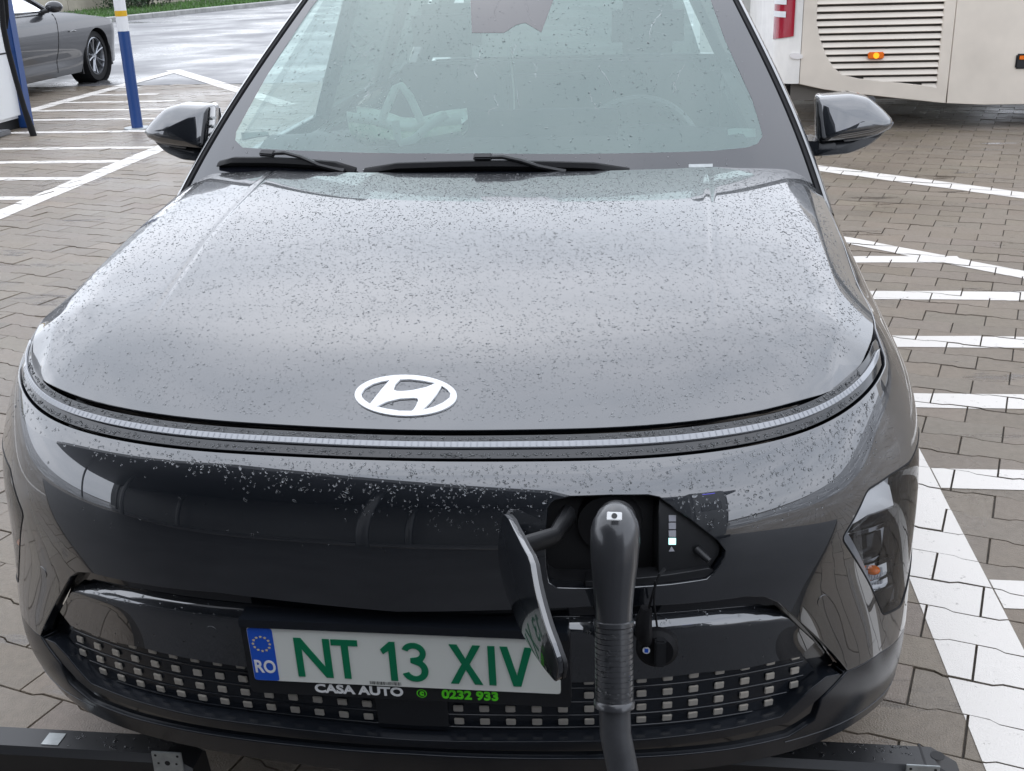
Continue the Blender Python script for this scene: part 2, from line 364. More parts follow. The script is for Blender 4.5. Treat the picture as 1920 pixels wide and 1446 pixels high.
def glassmat(name,tint,ior,film=0.,film_col=(.6,.7,.66),rough=0.,gcol=(1,1,1)):
    """thin pane: tinted see-through mixed with a Fresnel mirror, a diffuse film: rain haze plus painted pale sky reflection"""
    m=bpy.data.materials.new(name);m.use_nodes=True;t=m.node_tree;t.nodes.clear();o=t.nodes.new('ShaderNodeOutputMaterial')
    tr=t.nodes.new('ShaderNodeBsdfTransparent');tr.inputs[0].default_value=(*tint,1);gl=t.nodes.new('ShaderNodeBsdfGlossy');gl.inputs[0].default_value=(*gcol,1);gl.inputs['Roughness'].default_value=rough
    fr=t.nodes.new('ShaderNodeFresnel');fr.inputs[0].default_value=ior;mx=t.nodes.new('ShaderNodeMixShader');base=tr
    if film:
        df=t.nodes.new('ShaderNodeBsdfDiffuse');df.inputs[0].default_value=(*film_col,1);m2=t.nodes.new('ShaderNodeMixShader');m2.inputs[0].default_value=film
        t.links.new(tr.outputs[0],m2.inputs[1]);t.links.new(df.outputs[0],m2.inputs[2]);base=m2
    t.links.new(fr.outputs[0],mx.inputs[0]);t.links.new(base.outputs[0],mx.inputs[1]);t.links.new(gl.outputs[0],mx.inputs[2]);t.links.new(mx.outputs[0],o.inputs[0]);return m
M={}
M['paint']=mat('grey_car_paint',(.006,.0085,.013),.36,metal=.5,coat=1,coat_ior=2.32,coat_rough=.012)
M['gloss']=mat('gloss_black_trim',(.006,.007,.009),.12,coat=.6,coat_rough=.02)
M['plastic']=mat('black_plastic',(.012,.0125,.014),.42,bump=.06,bscale=900)
M['satin']=mat('satin_black_trim',(.010,.012,.016),.22,bump=.03,bscale=500)
M['dark']=mat('dark_cavity_plastic',(.006,.006,.007),.6)
M['white']=mat('white_emblem_plastic',(.82,.83,.84),.25,coat=.5)
M['strip']=mat('light_strip_lens',(.30,.31,.33),.18,coat=1)
M['glass']=glassmat('windscreen_glass',(.62,.78,.74),1.98,film=.27,film_col=(.19,.29,.275),gcol=(.90,1.,.975))  # diffuse film is rain haze and also paints in pale sky reflection
M['privacy']=glassmat('privacy_glass',(.10,.12,.11),1.5)
M['clear']=glassmat('clear_lens',(.93,.94,.95),1.45)
M['frit']=mat('black_glass_border',(.010,.011,.016),.12,coat=1,coat_ior=1.5,coat_rough=.01)
M['rubber']=mat('rubber',(.005,.005,.006),.65,spec=.25,bump=.1,bscale=300)
M['chrome']=mat('chrome',(.75,.76,.78),.08,metal=1)
M['silver']=mat('dull_silver',(.50,.47,.42),.4,metal=.55)
M['steel']=mat('galvanised_steel',(.36,.38,.38),.42,metal=.6,var=.15,vscale=40)
M['amber']=mat('amber_plastic',(.75,.16,.01),.2)
M['red']=mat('red_lens',(.33,.012,.03),.12,coat=1)
M['water']=mat('water_drop',(.92,.94,.95),.0,ior=1.33,trans=1)
M['plate']=mat('plate_white',(.70,.71,.66),.4,coat=.2)
M['blue']=mat('plate_blue',(.012,.085,.50),.4)
M['green']=mat('plate_green',(.0,.165,.072),.4)
M['lime']=mat('lime_print',(.10,.62,.02),.4)
M['printwhite']=mat('white_print',(.75,.75,.74),.4)
M['yellow']=mat('star_yellow',(.75,.62,.25),.4)
M['ink']=mat('black_print',(.03,.03,.03),.5)
# ======================= THE GREY CAR =======================
CARL=(0,2.18,0)
car=thing('parked_car','dark grey compact crossover with wet hood, plugged in at its nose','car',CARL)
VA,VB,VE=0.,VK[1],VK[-1]; UE=UK[-1]-.004
def half(px): return on_skirt(px,'px')
def mir(l): l=np.asarray(l);return np.concatenate([l,(l*[-1,1])[::-1]])
def cen(z): return SK.uv_of((0,z),'xz')*[0,1]
# hood
he=[]
for u in np.linspace(0,UE,60): he.append(SK.P([[u,0.]])[0,:2])
he=np.array(he);e=np.gradient(he,axis=0);nrm=np.c_[-e[:,1],e[:,0]];nrm/=np.linalg.norm(nrm,axis=1)[:,None]
he=he+nrm*.004; he[0,0]=0
rear=[(.80,1.285),(.765,1.262),(.70,1.215),(.6,1.165),(.45,1.115),(.3,1.088),(.15,1.073)]
hr=np.concatenate([he[he[:,1]<1.27],rear])
hl=np.concatenate([hr,[(0,1.068)],(hr[1:]*[-1,1])[::-1]])
hl=np.concatenate([[(0,he[0,1])],hr[1:],[(0,1.068)],(hr[1:]*[-1,1])[::-1]])
ft=[];yy=np.linspace(.2,1.16,75)
for sg in (1,-1):
    for dx in (-.014,-.008,-.004,0,.004,.008,.014): ft.append(np.c_[sg*(.514+.02*(yy-.6)+dx),yy])
    for dx in (-.048,-.024,-.010,-.004,0,.004,.010,.022): ft.append(np.c_[sg*(np.minimum(_xc(yy),_xb(yy)-.018)+dx),yy])
hood=panel('hood',HD,hl,M['paint'],car,step=.017,rim=.02,bev=.002,feat=ft)
hood['label']='dark grey hood covered in rain drops'
# emblem traced on the hood
def ez(l): return np.array([HD.from_px((500+x/3.2,640+y/3.2)) for x,y in l])
th=np.linspace(0,2*np.pi,49)[:-1];tl=math.radians(.8)
oe=ez([(836+305*math.cos(t)*math.cos(tl)-122*math.sin(t)*math.sin(tl),331+122*math.sin(t)*math.cos(tl)+305*math.cos(t)*math.sin(tl)) for t in th])
holes=[ez(h) for h in ([(568,322),(590,290),(640,262),(690,248),(740,240),(700,285),(660,335),(622,382),(590,362),(573,342)],
 [(802,236),(860,234),(940,243),(1015,258),(960,282),(880,300),(820,306),(785,306),(764,299),(764,285),(775,262)],
 [(660,398),(720,370),(800,350),(880,346),(906,349),(912,360),(900,390),(885,415),(872,425),(800,424),(720,412)],
 [(1052,274),(1085,295),(1105,320),(1100,345),(1060,375),(1000,402),(936,418),(985,370),(1020,325)])]
emb=panel('emblem',HD,oe,M['white'],car,holes=holes,step=.012,edge=.006,off=.0035,rim=.0045,bev=.0006); emb['label']='white oval badge with a slanted letter H'
# light bar between hood and bumper
end=SK.uv_of((1657,668),'px')[0]
vm=VK[1]
bar=[(0,.0055)]+[(u,.0055) for u in np.linspace(.1,end-.03,12)]+[(end,.012),(end+.012,.022)]+[(u,vm-.0055) for u in np.linspace(end-.02,.1,12)]+[(0,vm-.0055)]
barl=np.concatenate([bar,(np.array(bar[1:-1])*[-1,1])[::-1]])
lb=panel('light_bar',SK,barl,M['gloss'],car,step=.016,off=-.0035,rim=.02,bev=.001)
w=.005;vc=VK[1]*.47
st=[(u,vc-w) for u in np.linspace(0,end-.04,20)]+[(end-.01,vc)]+[(u,vc+w) for u in np.linspace(end-.04,0,20)]
stl=np.concatenate([st,(np.array(st[1:-1])*[-1,1])[::-1]])
panel('light_strip',SK,stl,M['strip'],lb,step=.012,off=.0012,rim=.004,bev=.001)
M['lamp_rib']=mat('lens_rib_grey',(.22,.23,.25),.3);seg=MB()
for u in np.arange(-.86,.861,.0105):
    P=SK.P([[u,vc]])[0];N=SK.N([[u,vc]])[0];t=SK.P([[u+.001,vc]])[0]-P;t/=np.linalg.norm(t);b=np.cross(N,t)
    seg.box((-.0006,-w*.8,0),(.0006,w*.8,.0004),mat4(t,b,N,P+N*.0013))
o=seg.build('lens_rib',M['lamp_rib'],lb,smooth=False);o['kind']='stuff'
# fascia (bumper cover) with openings
gtop=half([(1100,1137),(1290,1131),(1400,1118),(1436,1119),(1462,1130),(1480,1146),(1590,1257)])
low=half([(1650,1223),(1684,1197)])
vlow=low[-1][1]
def arc_uv(r,a0,a1,n=14): return on_skirt([(.885+r*math.cos(a),.345+r*math.sin(a)) for a in np.linspace(a0,a1,n)],'yz')
arch=arc_uv(.375,math.pi*.97,math.pi*.02)
c0=cen(.558)
fr_r=np.concatenate([[(0,VB+.0035)],[(u,VB+.0035) for u in np.linspace(.1,end-.005,16)],[(end+.014,VB-.004),(end+.022,.016),(end+.03,.0045)],[(u,.0045) for u in np.linspace(end+.05,UE,14)],[(UE,arch[-1][1])],arch[::-1],[(arch[0][0]-.04,vlow+.012)],low[::-1],gtop[::-1],[c0]])
fl=np.concatenate([fr_r,(fr_r[1:-1]*[-1,1])[::-1]])
port=half([(1020.5,1013),(1023,981),(1025,953),(1031,943),(1040,936),(1069,929.5),(1144,927),(1215,926.5),(1237,931),(1295,972),(1348,1013),(1362,1032),(1360,1047),(1340,1077),(1326,1088),(1257,1098),(1190,1103),(1106,1106),(1042,1104),(1028,1094),(1022.5,1066)])
hlp=half([(1576.5,1010),(1625.6,918),(1670,889),(1706,865)])
ylim=.60
def fl_yz(y,z): return SK.uv_of((y,z),'yz')
zt=SK.P([hlp[-1]])[0,2]
head=np.concatenate([hlp,[fl_yz(.47,zt+.012),fl_yz(.57,zt-.01),fl_yz(.56,.56),fl_yz(.49,.47)],half([(1690,1137),(1655,1155)])])
headl=round_corners(head,.012,4); headr=headl*[-1,1]
fascia=panel('front_bumper',SK,fl,M['paint'],car,holes=[port,headl,headr],step=.017,rim=.022,bev=.002)
# parking sensors and headlamp washers: small discs
for px in [(1543,1126),]:
    uv=SK.uv_of(px,'px')
    for sgn in (1,-1):
        a=np.array([uv*[sgn,1]+.011*np.array((math.cos(t),math.sin(t))) for t in np.linspace(0,2*np.pi,20)[:-1]]);panel('parking_sensor',SK,a,M['paint'],car,step=.01,edge=.004,off=.001,rim=.002,bev=.0006)
# headlights
M['bezel']=mat('grey_lamp_bezel',(.34,.35,.37),.3,metal=.3);M['refl']=mat('reflector_and_sky_sheen',(.80,.80,.80),.25,metal=.15);M['lens']=glassmat('headlight_lens',(.97,.98,.99),1.28);M['lampgrey']=mat('lamp_inner_grey',(.30,.31,.33),.3)
for sgn,hl_,lab in ((1,headl,'headlight beside the charging socket'),(-1,headr,'headlight at the left edge of the picture')):
    inner=hl_.mean(0)+(hl_-hl_.mean(0))*.992
    h=panel('headlight',Off(SK,lambda uv:np.full(len(uv),-.055)),inner,M['lampgrey'],car,step=.03,rim=0); h['label']=lab
    lp_=densify(inner,.01);mb=MB();mb.tube(np.concatenate([SK.P(lp_),SK.P(lp_[:1])])+np.concatenate([SK.N(lp_),SK.N(lp_[:1])])*-.001,.0022,6,cap=False);mb.build('lens_bead',M['rubber'],h)
    panel('lens',SK,inner,M['lens'],h,step=.02,off=-.001,rim=.02,bev=.002)
    def q(px): u=SK.uv_of(px,'px');return u*[sgn,1]
    def slab(nm,pxs,mt,d,rim=.03,off2=None):
        return panel(nm,Off(SK,lambda uv:np.full(len(uv),-d)),np.array([q(p) for p in pxs]),mt,h,step=.02,rim=rim,bev=.0015)
    slab('bezel',[(1581,1008),(1627,923),(1636,930),(1600,1003),(1661,1143),(1655,1152)],M['bezel'],.012,.035)
    slab('lamp_module',[(1604,1001),(1655,983),(1690,973),(1692,952),(1642,970)],M['gloss'],.010)
    slab('painted_sky_sheen',[(1594,996),(1632,930),(1672,903),(1682,912),(1690,950),(1642,968)],M['refl'],.014,.004)  # bright slab painting the sky's reflection on the upper lens
    slab('divider',[(1598,1008),(1690,978),(1692,984),(1600,1015)],M['chrome'],.015,.02)
    slab('main_lamp',[(1607,1022),(1670,1000),(1673,1043),(1622,1066)],M['gloss'],.018)
    slab('divider',[(1618,1072),(1690,1046),(1691,1051),(1621,1078)],M['chrome'],.015,.02)
    slab('turn_reflector',[(1623,1078),(1655,1064),(1684,1052),(1687,1098),(1654,1120)],M['refl'],.022,.004)
    for k in range(7):
        x=1638+k*5.5; slab('reflector_rib',[(x,1078-k*1.2),(x+1.8,1077.5-k*1.2),(x+2.6,1104-k),(x+.8,1105-k)],M['bezel'],.018,.008)
    slab('reflector_bar',[(1640,1096),(1683,1078),(1683,1081),(1641,1100)],M['chrome'],.012,.01)
    slab('reflector_bar',[(1650,1113),(1686,1098),(1686,1101),(1651,1117)],M['chrome'],.012,.01)
    uvb=q((1652,1074));P=SK.P([uvb])[0]-SK.N([uvb])[0]*.016
    b=MB();bm=bmesh.new();bmesh.ops.create_uvsphere(bm,u_segments=14,v_segments=9,radius=.011);bm.verts.index_update()
    b.add([P+np.array(v.co)*[1.2,1,.75] for v in bm.verts],[[w.index for w in f.verts] for f in bm.faces]);bm.free();b.build('turn_bulb',M['amber'],h)
# grille opening: dark backing, black frame, painted insert, dotted grille
deep=Off(SK,lambda uv:np.full(len(uv),-.075))
inn=half([(1060,1393),(1200,1390),(1375,1368),(1468,1346),(1521,1295),(1552,1270)])
zc=cen(.277)
opening=mir(np.concatenate([[c0],gtop[:-1],[gtop[-1]-[.012,0]],inn[::-1],[zc]]))
opening=np.concatenate([[c0],gtop[:-1],[gtop[-1]-[.012,0]],inn[::-1],[zc],(np.concatenate([gtop[:-1],[gtop[-1]-[.012,0]],inn[::-1]])*[-1,1])[::-1]])
cx=opening.mean(0)
panel('grille_backing',deep,cx+(opening-cx)*[1.02,1.12],M['dark'],car,step=.05,rim=0)
_it=half([(1070,1176),(1258,1166),(1420,1151),(1450,1148.5)]);ti,bi=cen(.532),cen(.398)
_A=np.c_[_it[:,0]**2,_it[:,0]**6];_co=np.linalg.lstsq(_A,_it[:,1]-ti[1],rcond=None)[0]
def vtop(u): u=np.abs(u);return ti[1]+_co[0]*u**2+_co[1]*u**6
_uc=_it[-1,0];_tu=np.linspace(.12,_uc,12);_ir=half([(1473,1157),(1537,1213),(1509,1240),(1476,1246.5),(1400,1264),(1324,1271),(1185,1286),(1070,1291)])
ins=np.concatenate([np.c_[_tu,vtop(_tu)],_ir]);NT=len(_tu)
insl=np.concatenate([[ti],ins,[bi],(ins*[-1,1])[::-1]])
grp=half([(1560,1262),(1537,1213)])
def insd(uv):
    q=uv[:,1]-vtop(uv[:,0]); return -.014-.036*softmax0(1-q/.026,.22)
fm=Off(SK,lambda uv:np.full(len(uv),-.034))
frame_hole=np.concatenate([[ti+[0,.012]],ins[:NT+2]+[-.004,.006],inn[::-1][1:]+[-.012,-.008],[zc-[0,.012]],((np.concatenate([ins[:NT+2]+[-.004,.006],inn[::-1][1:]+[-.012,-.008]]))*[-1,1])[::-1]])
panel('grille_frame',fm,cx+(opening-cx)*[1.012,1.06],M['gloss'],car,holes=[frame_hole],step=.03,rim=.03,bev=.002)
insert=panel('grille_insert',Off(SK,insd),insl,M['paint'],car,step=.0075,edge=.010,rim=.012,bev=.002)
for sgn in (1,-1):
    uv=SK.uv_of((390,1193),'px')*[-sgn,1]*[1,1]
    a=np.array([uv+.0095*np.array((math.cos(t),math.sin(t))) for t in np.linspace(0,2*np.pi,20)[:-1]]);panel('parking_sensor',Off(SK,insd),a,M['paint'],car,step=.01,edge=.004,off=.001,rim=.002,bev=.0006)
# dotted grille: four louvre rows, small bright tiles
gsurf=Off(SK,lambda uv:np.full(len(uv),-.03))
rowz=[.3915,.3615,.3315,.302]
gp_in=[bi+[0,-.004]]
gpoly=np.concatenate([[bi+[0,-.006]],(ins[NT+2:]+[0,-.006])[::-1],[inn[-1]+[-.008,0]],inn[::-1][1:],[zc],((np.concatenate([(ins[NT+2:]+[0,-.006])[::-1],[inn[-1]+[-.008,0]],inn[::-1][1:]]))*[-1,1])[::-1]])
grille=panel('lower_grille',gsurf,gpoly,M['satin'],car,step=.02,rim=.004)
for r in range(4):
    vz=cen(rowz[r]-.0165)[1];pts=[]
    us=np.linspace(-.70,.70,90);us=us[inside(gpoly,np.c_[us,np.full(90,vz)])]
    if len(us)>4:
        q0=np.c_[us,np.full(len(us),vz)];mb=MB();mb.tube(gsurf.P(q0)+gsurf.N(q0)*.0005,.0014,6);mb.build('grille_louvre',M['satin'],grille)
tb=MB().box((-.0084,-.0066,0),(.0084,.0066,.004),bev=.0012);tile0=tb.build('grille_tile',M['silver'],None);tile_me=tile0.data;bpy.data.objects.remove(tile0)
cols=[.081+.045*k for k in range(14)]
for sgn in (1,-1):
    for x in cols:
        for r,z in enumerate(rowz):
            try: uv=SK.uv_of((x,z),'xz')
            except Exception: continue
            uv=uv*[sgn,1]
            if not inside(gpoly,[uv])[0] or segdist(gpoly,uv[None])[0]<.008: continue
            if r<1 and abs(x)<.27 : continue
            P=gsurf.P([uv])[0];N=gsurf.N([uv])[0];X_,Y_,N_=frame(N)
            o=bpy.data.objects.new('grille_tile',tile_me);link(o);o.matrix_local=mat4(X_,Y_,N_,P+N_*.001);adopt(o,grille)
a=np.array([SK.uv_of(p,'xz') for p in [(-.062,.376),(.062,.376),(.062,.284),(-.062,.284)]]);panel('radar_cover',gsurf,round_corners(a,.006,3),M['gloss'],car,step=.03,off=.008,rim=.008)
# lower trim tiers and lip
L1=half([(1060,1411),(1200,1407),(1375,1384),(1480,1358),(1540,1310),(1588,1259)])
L2=half([(1060,1424),(1200,1421),(1375,1405),(1480,1382),(1530,1350)])
z1,z2=cen(.259),cen(.243)
def ring(a0,a,b0,b): 
    r=np.concatenate([a,b[::-1]]);return np.concatenate([[a0],r,[b0],(r*[-1,1])[::-1]])
inn2=np.concatenate([inn,[gtop[-1]+[-.006,.004]]])
panel('lower_trim',SK,ring(zc+[0,.003],inn2+[0,.003],z1,L1),M['satin'],car,step=.02,off=-.004,rim=.03,bev=.0015)
L1b=np.concatenate([L1[:-1]]);panel('lower_trim',SK,ring(z1+[0,.0025],L1b+[0,.0025],z2,L2),M['gloss'],car,step=.02,off=-.010,rim=.012,bev=.0012)
ue=arch[0][0]-.045
lipo=np.concatenate([L2+[0,.0025],[L1[-2]+[.004,.002]],[L1[-1]+[.003,.003]],low+[0,.004],[(ue,vlow+.018)],[(ue-.004,VE-.03)],[(u,VE-.001) for u in np.linspace(ue-.03,.2,12)]])
lipl=np.concatenate([[z2+[0,.0025]],lipo,[(0,VE-.001)],(lipo*[-1,1])[::-1]])
lip=panel('lower_lip',SK,lipl,M['satin'],car,step=.02,off=-.001,rim=.03,bev=.002)
for sgn in (1,-1):
    cr_=np.array([(u,VE-.036) for u in np.linspace(.66,ue,12)]);q0=cr_*[sgn,1];mb=MB();mb.tube(SK.P(q0)+SK.N(q0)*-.001,.0014,6);mb.build('lip_bead',M['satin'],lip)
mb=MB().box((-.60,.26,.187),(.60,.8,.192));mb.build('undertray',M['dark'],car,smooth=False)
# wheel arch cladding, wheels
for sgn in (1,-1):
    a=arc_uv(.376,math.pi*.97,math.pi*.02,18);b=arc_uv(.335,math.pi*.97,math.pi*.02,18)
    panel('arch_cladding',SK,np.concatenate([a,b[::-1]])*[sgn,1],M['plastic'],car,step=.03,off=.006,rim=.03)
def wheel(name,c,ax,R,rim_r,wd,parent,spokes,mt_rim,twin=False):
    c=np.array(c,float);ax=np.array(ax,float);x=np.cross(ax,(0,0,1.));x/=np.linalg.norm(x);z=np.array((0,0,1.))
    def ringp(r,d,n=40): return [c+ax*d+r*(math.cos(t)*x+math.sin(t)*z) for t in np.arange(n)*2*math.pi/n]
    w_=MB();w_.loft([ringp(rim_r,-wd),ringp(R*.93,-wd),ringp(R,-wd*.8),ringp(R,-wd*.2),ringp(R*.95,0),ringp(rim_r*1.04,.004),ringp(rim_r,-.012)],cap=False);t=w_.build(name,M['rubber'],parent)
    r=MB();r.loft([ringp(rim_r,-.01),ringp(rim_r*.94,-.004),ringp(rim_r*.9,-.03),ringp(rim_r*.88,-.12)],cap=False);r.build('rim',mt_rim,t)
    d=MB();d.loft([ringp(rim_r*.9,-.12),ringp(.02,-.118)],cap=True);d.build('brake_backing',M['dark'],t)
    for k in range(spokes):
        for q in ((-.13,.13) if twin else (0,)):
            t0=2*math.pi*k/spokes;t1=t0+q*1.6;p0=c+.035*(math.cos(t0)*x+math.sin(t0)*z)-ax*.035;p1=c+rim_r*.92*(math.cos(t1)*x+math.sin(t1)*z)-ax*.012
            s=MB();s.tube([p0,(p0+p1)/2-ax*.004,p1],[.022,.017,.02] if twin else [.03,.022,.026],6,ratio=.6);s.build('spoke',mt_rim,t)
    h=MB();h.tube([c-ax*.05,c-ax*.02],[.045,.035],16);h.build('hub',mt_rim,t);return t
M['alloy']=mat('grey_alloy',(.30,.31,.33),.3,metal=.8)
for sgn in (1,-1):
    for y in (.885,3.545): wheel('wheel',(sgn*.905,y,.335),(sgn,0,0),.335,.235,.21,car,5,M['alloy'])
# flank behind the front wing, tail, roof
zs_=K[:,-1,2][::-1];xs_=K[:,-1,0][::-1];fx=interp(zs_,xs_)
tail=lambda y: 1-.16*np.clip((y-3.5)/.85,0,1)**2.2
def flank(s): return Func(lambda q:np.c_[s*fx(np.clip(q[:,1],.19,1.0))*tail(q[:,0]),q[:,0],q[:,1]],1)
for s,lab in ((1,'r'),(-1,'l')):
    ar=[(3.545+.375*math.cos(a),.345+.375*math.sin(a)) for a in np.linspace(math.pi*.97,math.pi*.03,16)]
    ar1=[(.885+.375*math.cos(a),.345+.375*math.sin(a)) for a in np.linspace(math.pi*.3,math.pi*.03,6)]
    body=[(1.30,.93),(1.30,.985),(2.4,1.0),(3.6,1.02),(4.3,1.03),(4.34,.6),(4.3,.36)]+ar[::-1]+[(3.14,.30),(1.30,.30)]
    f=panel('side_panel',flank(s),body,M['paint'],car,step=.06,rim=.02)
    for y in (1.42,2.45,3.36):
        mb=MB();q0=np.array([(y,z) for z in np.linspace(.32,.98,14)]);mb.tube(flank(s).P(q0)+np.array([s*.0005,0,0]),.003,5);mb.build('door_gap',M['dark'],f)
    panel('sill',flank(s),[(1.27,.2),(3.17,.2),(3.17,.297),(1.27,.297)],M['plastic'],car,step=.08,rim=.02)
# cabin: floor, bulkhead, roof, pillars, glass
belt=lambda y:.99+.03*np.clip((y-1.4)/2.6,0,1)
roofz=interp([1.93,2.15,2.6,3.2,3.8,4.1],[1.525,1.558,1.575,1.565,1.52,1.47]);roofw=interp([1.93,2.6,3.4,4.1],[.545,.575,.57,.50])
rf=Func(lambda q:np.c_[q[:,0],q[:,1],roofz(q[:,1])-.05*(q[:,0]/.55)**2-.0*q[:,0]])
ro=[(x,1.93+.10*(x/.54)**2) for x in np.linspace(-.535,.535,13)]+[(roofw(y)[0],y) for y in np.linspace(2.1,4.05,12)]+[(x,4.1) for x in np.linspace(.49,-.49,8)]+[(-roofw(y)[0],y) for y in np.linspace(4.05,2.1,12)]
panel('roof',rf,ro,M['paint'],car,step=.08,rim=.02)
ec=lambda z,s:WS.P([[s*_ww(z)[0],z]])[0]
zz=np.linspace(.945,1.52,24)
for s in (1,-1):
    E=np.array([ec(z,s) for z in zz])
    g1=E+[s*.003,-.001,.004];g2=E+[s*.013,.004,.003];g3=E+[s*.013,.002,-.02]
    mb=MB();n=len(zz);mb.add(np.concatenate([E+[0,0,-.01],g1,g2,g3]),[(k*n+i,k*n+i+1,(k+1)*n+i+1,(k+1)*n+i) for k in range(3) for i in range(n-1)]);mb.build('windscreen_seal',M['rubber'],car)
    rows=[E+np.array(d)*[s,1,1] for d in ((.014,.001,-.012),(.0145,.0,.003),(.021,.006,.002),(.031,.022,-.008),(.038,.05,-.024),(.040,.09,-.04),(.03,.10,-.045))]
    mb=MB();mb.add(np.concatenate(rows),[(k*n+i,k*n+i+1,(k+1)*n+i+1,(k+1)*n+i) for k in range(len(rows)-1) for i in range(n-1)]);mb.build('windscreen_pillar',M['paint'],car,angle=60)
    # roof rail and side glass with pillars
    yb=np.linspace(1.5,4.2,12);top=lambda y:np.array([s*(roofw(min(max(y,1.95),4.1))[0]+.02),y,roofz(min(max(y,1.95),4.1))[0]-.05])
    mb=MB();mb.tube([ec(1.52,s)+[s*.02,.03,0]]+[top(y) for y in np.linspace(2.1,4.1,10)],.03,8);mb.build('roof_rail',M['paint'],car)
    def side(y0,y1,z0=None):
        b0=np.array([s*.785,y0,belt(y0)]);b1=np.array([s*.785,y1,belt(y1)]);return b0,b1
    for a0,a1,t0,t1 in ((1.46,2.43,2.08,2.43),(2.50,3.36,2.50,3.30),(3.42,4.0,3.36,3.75)):
        b0,b1=side(a0,a1);v=[b0,b1,top(t1)+[0,0,-.02],top(t0)+[0,0,-.02]]
        mk('side_window',v,[(0,1,2,3)],M['clear' if a0<2 else 'privacy'],car,smooth=False)
    for y in (2.465,3.39):
        mb=MB();mb.tube([(s*.775,y,belt(y)),top(y)],.03,6);mb.build('door_pillar',M['gloss'],car)
    mb=MB();mb.tube([(s*.76,4.12,1.0),top(3.98)],.055,8);mb.build('rear_pillar',M['paint'],car)
    mb=MB();mb.box((s*.68,1.36,.5),(s*.765,4.1,.985),bev=.02);mb.build('door_trim',M['plastic'],car)
    mb=MB();mb.tube([(s*.79,y,belt(y)+.003) for y in (1.55,2.0,3.0,4.05)],.012,6);mb.build('belt_moulding',M['gloss'],car)
mk('rear_window',[(-.62,4.28,1.03),(.62,4.28,1.03),(.47,4.10,1.44),(-.47,4.10,1.44)],[(0,1,2,3)],M['privacy'],car,smooth=False)
tl_=Func(lambda q:np.c_[q[:,0],4.36-.12*(q[:,0]/.76)**4-.05*np.clip((q[:,1]-.8)/.25,0,1),q[:,1]]);panel('tailgate',tl_,[(-.75,.36),(.75,.36),(.76,.9),(.68,1.035),(-.68,1.035),(-.76,.9)],M['paint'],car,step=.08,rim=.02)
mb=MB().box((-.80,1.3,.30),(.80,4.2,.34));mb.build('cabin_floor',M['plastic'],car,smooth=False)
M['dash']=mat('dashboard_plastic',(.020,.022,.023),.6,bump=.1,bscale=400)
M['wheelrim']=mat('steering_leather',(.10,.105,.105),.4);M['seat']=mat('dark_seat_fabric',(.035,.036,.038),.85)
ds=Func(lambda q:np.c_[q[:,0],q[:,1],1.012+.035*np.exp(-((q[:,1]-1.75)/.12)**2)+.02*np.exp(-((np.abs(q[:,0])-.37)/.2)**2)*np.exp(-((q[:,1]-1.75)/.14)**2)])
dl=[(-.70,1.30),(-.45,1.16),(0,1.115),(.45,1.16),(.70,1.30),(.73,1.6),(.73,1.83),(-.73,1.83),(-.73,1.6)]
panel('dashboard',ds,dl,M['dash'],car,step=.04,rim=.35)
mb=MB().box((-.13,1.62,1.055),(.30,1.64,1.13),bev=.006);mb.build('display_screen',M['gloss'],car)
# steering wheel
sc=np.array((.35,1.98,.93));sx=np.array((1.,0,0));sy=np.array((0,.42,.907))
sw=MB();sw.tube([sc+.185*(math.cos(t)*sx+math.sin(t)*sy) for t in np.linspace(0,2*np.pi,41)],.016,8,cap=False);W_=sw.build('steering_wheel',M['wheelrim'],car)
mb=MB();mb.tube([sc-.17*sx,sc,sc+.17*sx],[.02,.05,.02],8);mb.build('steering_spoke',M['seat'],W_)
for x in (-.37,.37):
    mb=MB();mb.box((x-.25,2.15,.45),(x+.25,2.65,.62),bev=.05);st_=mb.build('front_seat',M['seat'],car)
    mb=MB();mb.loft([[(x+a*w_,y+b*.06,z) for a,b in ((-1,-.6),(-.8,-1),(.8,-1),(1,-.6),(1,.8),(-1,.8))] for y,z,w_ in ((2.62,.55,.24),(2.70,.8,.25),(2.78,1.08,.21),(2.80,1.15,.16))]);mb.build('seat_back',M['seat'],st_)
    mb=MB();mb.box((x-.13,2.76,1.17),(x+.13,2.86,1.36),bev=.04);mb.build('headrest',M['seat'],st_)
mb=MB().box((-.68,3.5,.5),(.68,3.72,1.08),bev=.05);mb.build('rear_seat',M['seat'],car)
hl2=Func(lambda q:np.c_[q[:,0],q[:,1],roofz(q[:,1])-.035-.05*(q[:,0]/.55)**2],-1);M['lining']=mat('headlining',(.22,.23,.22),.9);panel('headlining',hl2,[(-.5,1.98),(.5,1.98),(.53,4.0),(-.53,4.0)],M['lining'],car,step=.2,rim=0)
# windscreen: clear pane and black border
clr=np.array([WS.from_px(p) for p in [(600,284),(900,288),(1200,287),(1340,283),(1400,277),(1420,270),(1430,255),(1424,232),(1410,187),(1360,77),(1333,2)]])
clt=[(.515,1.455),(.47,1.475),(.2,1.49)]
cll=np.array([WS.from_px(p) for p in [(587,10),(500,143),(443,247),(441,263),(455,277)]])
mount=np.array([WS.from_px(p) for p in [(1037,2),(1015,61),(1000,52),(985,43),(968,47),(945,62),(885,62),(882,2)]])
pane=np.concatenate([clr,clt,[mount[0]*[1,0]+[0,1.488]],mount,[mount[-1]*[1,0]+[0,1.488]],[(-.25,1.487),(-.5,1.47),(-.535,1.455)],cll])
outer=np.array([(_ww(z)[0],z) for z in np.linspace(.99,1.518,20)]);outer=np.concatenate([outer,[(x,1.518) for x in np.linspace(.45,-.45,10)],(outer*[-1,1])[::-1]])
ws=panel('windscreen',WS,pane,M['glass'],car,step=.03,rim=0);ws['label']='green tinted windscreen with rain streaks'
panel('glass_border',WS,outer,M['frit'],ws,holes=[pane],step=.025,off=.0005,rim=0)
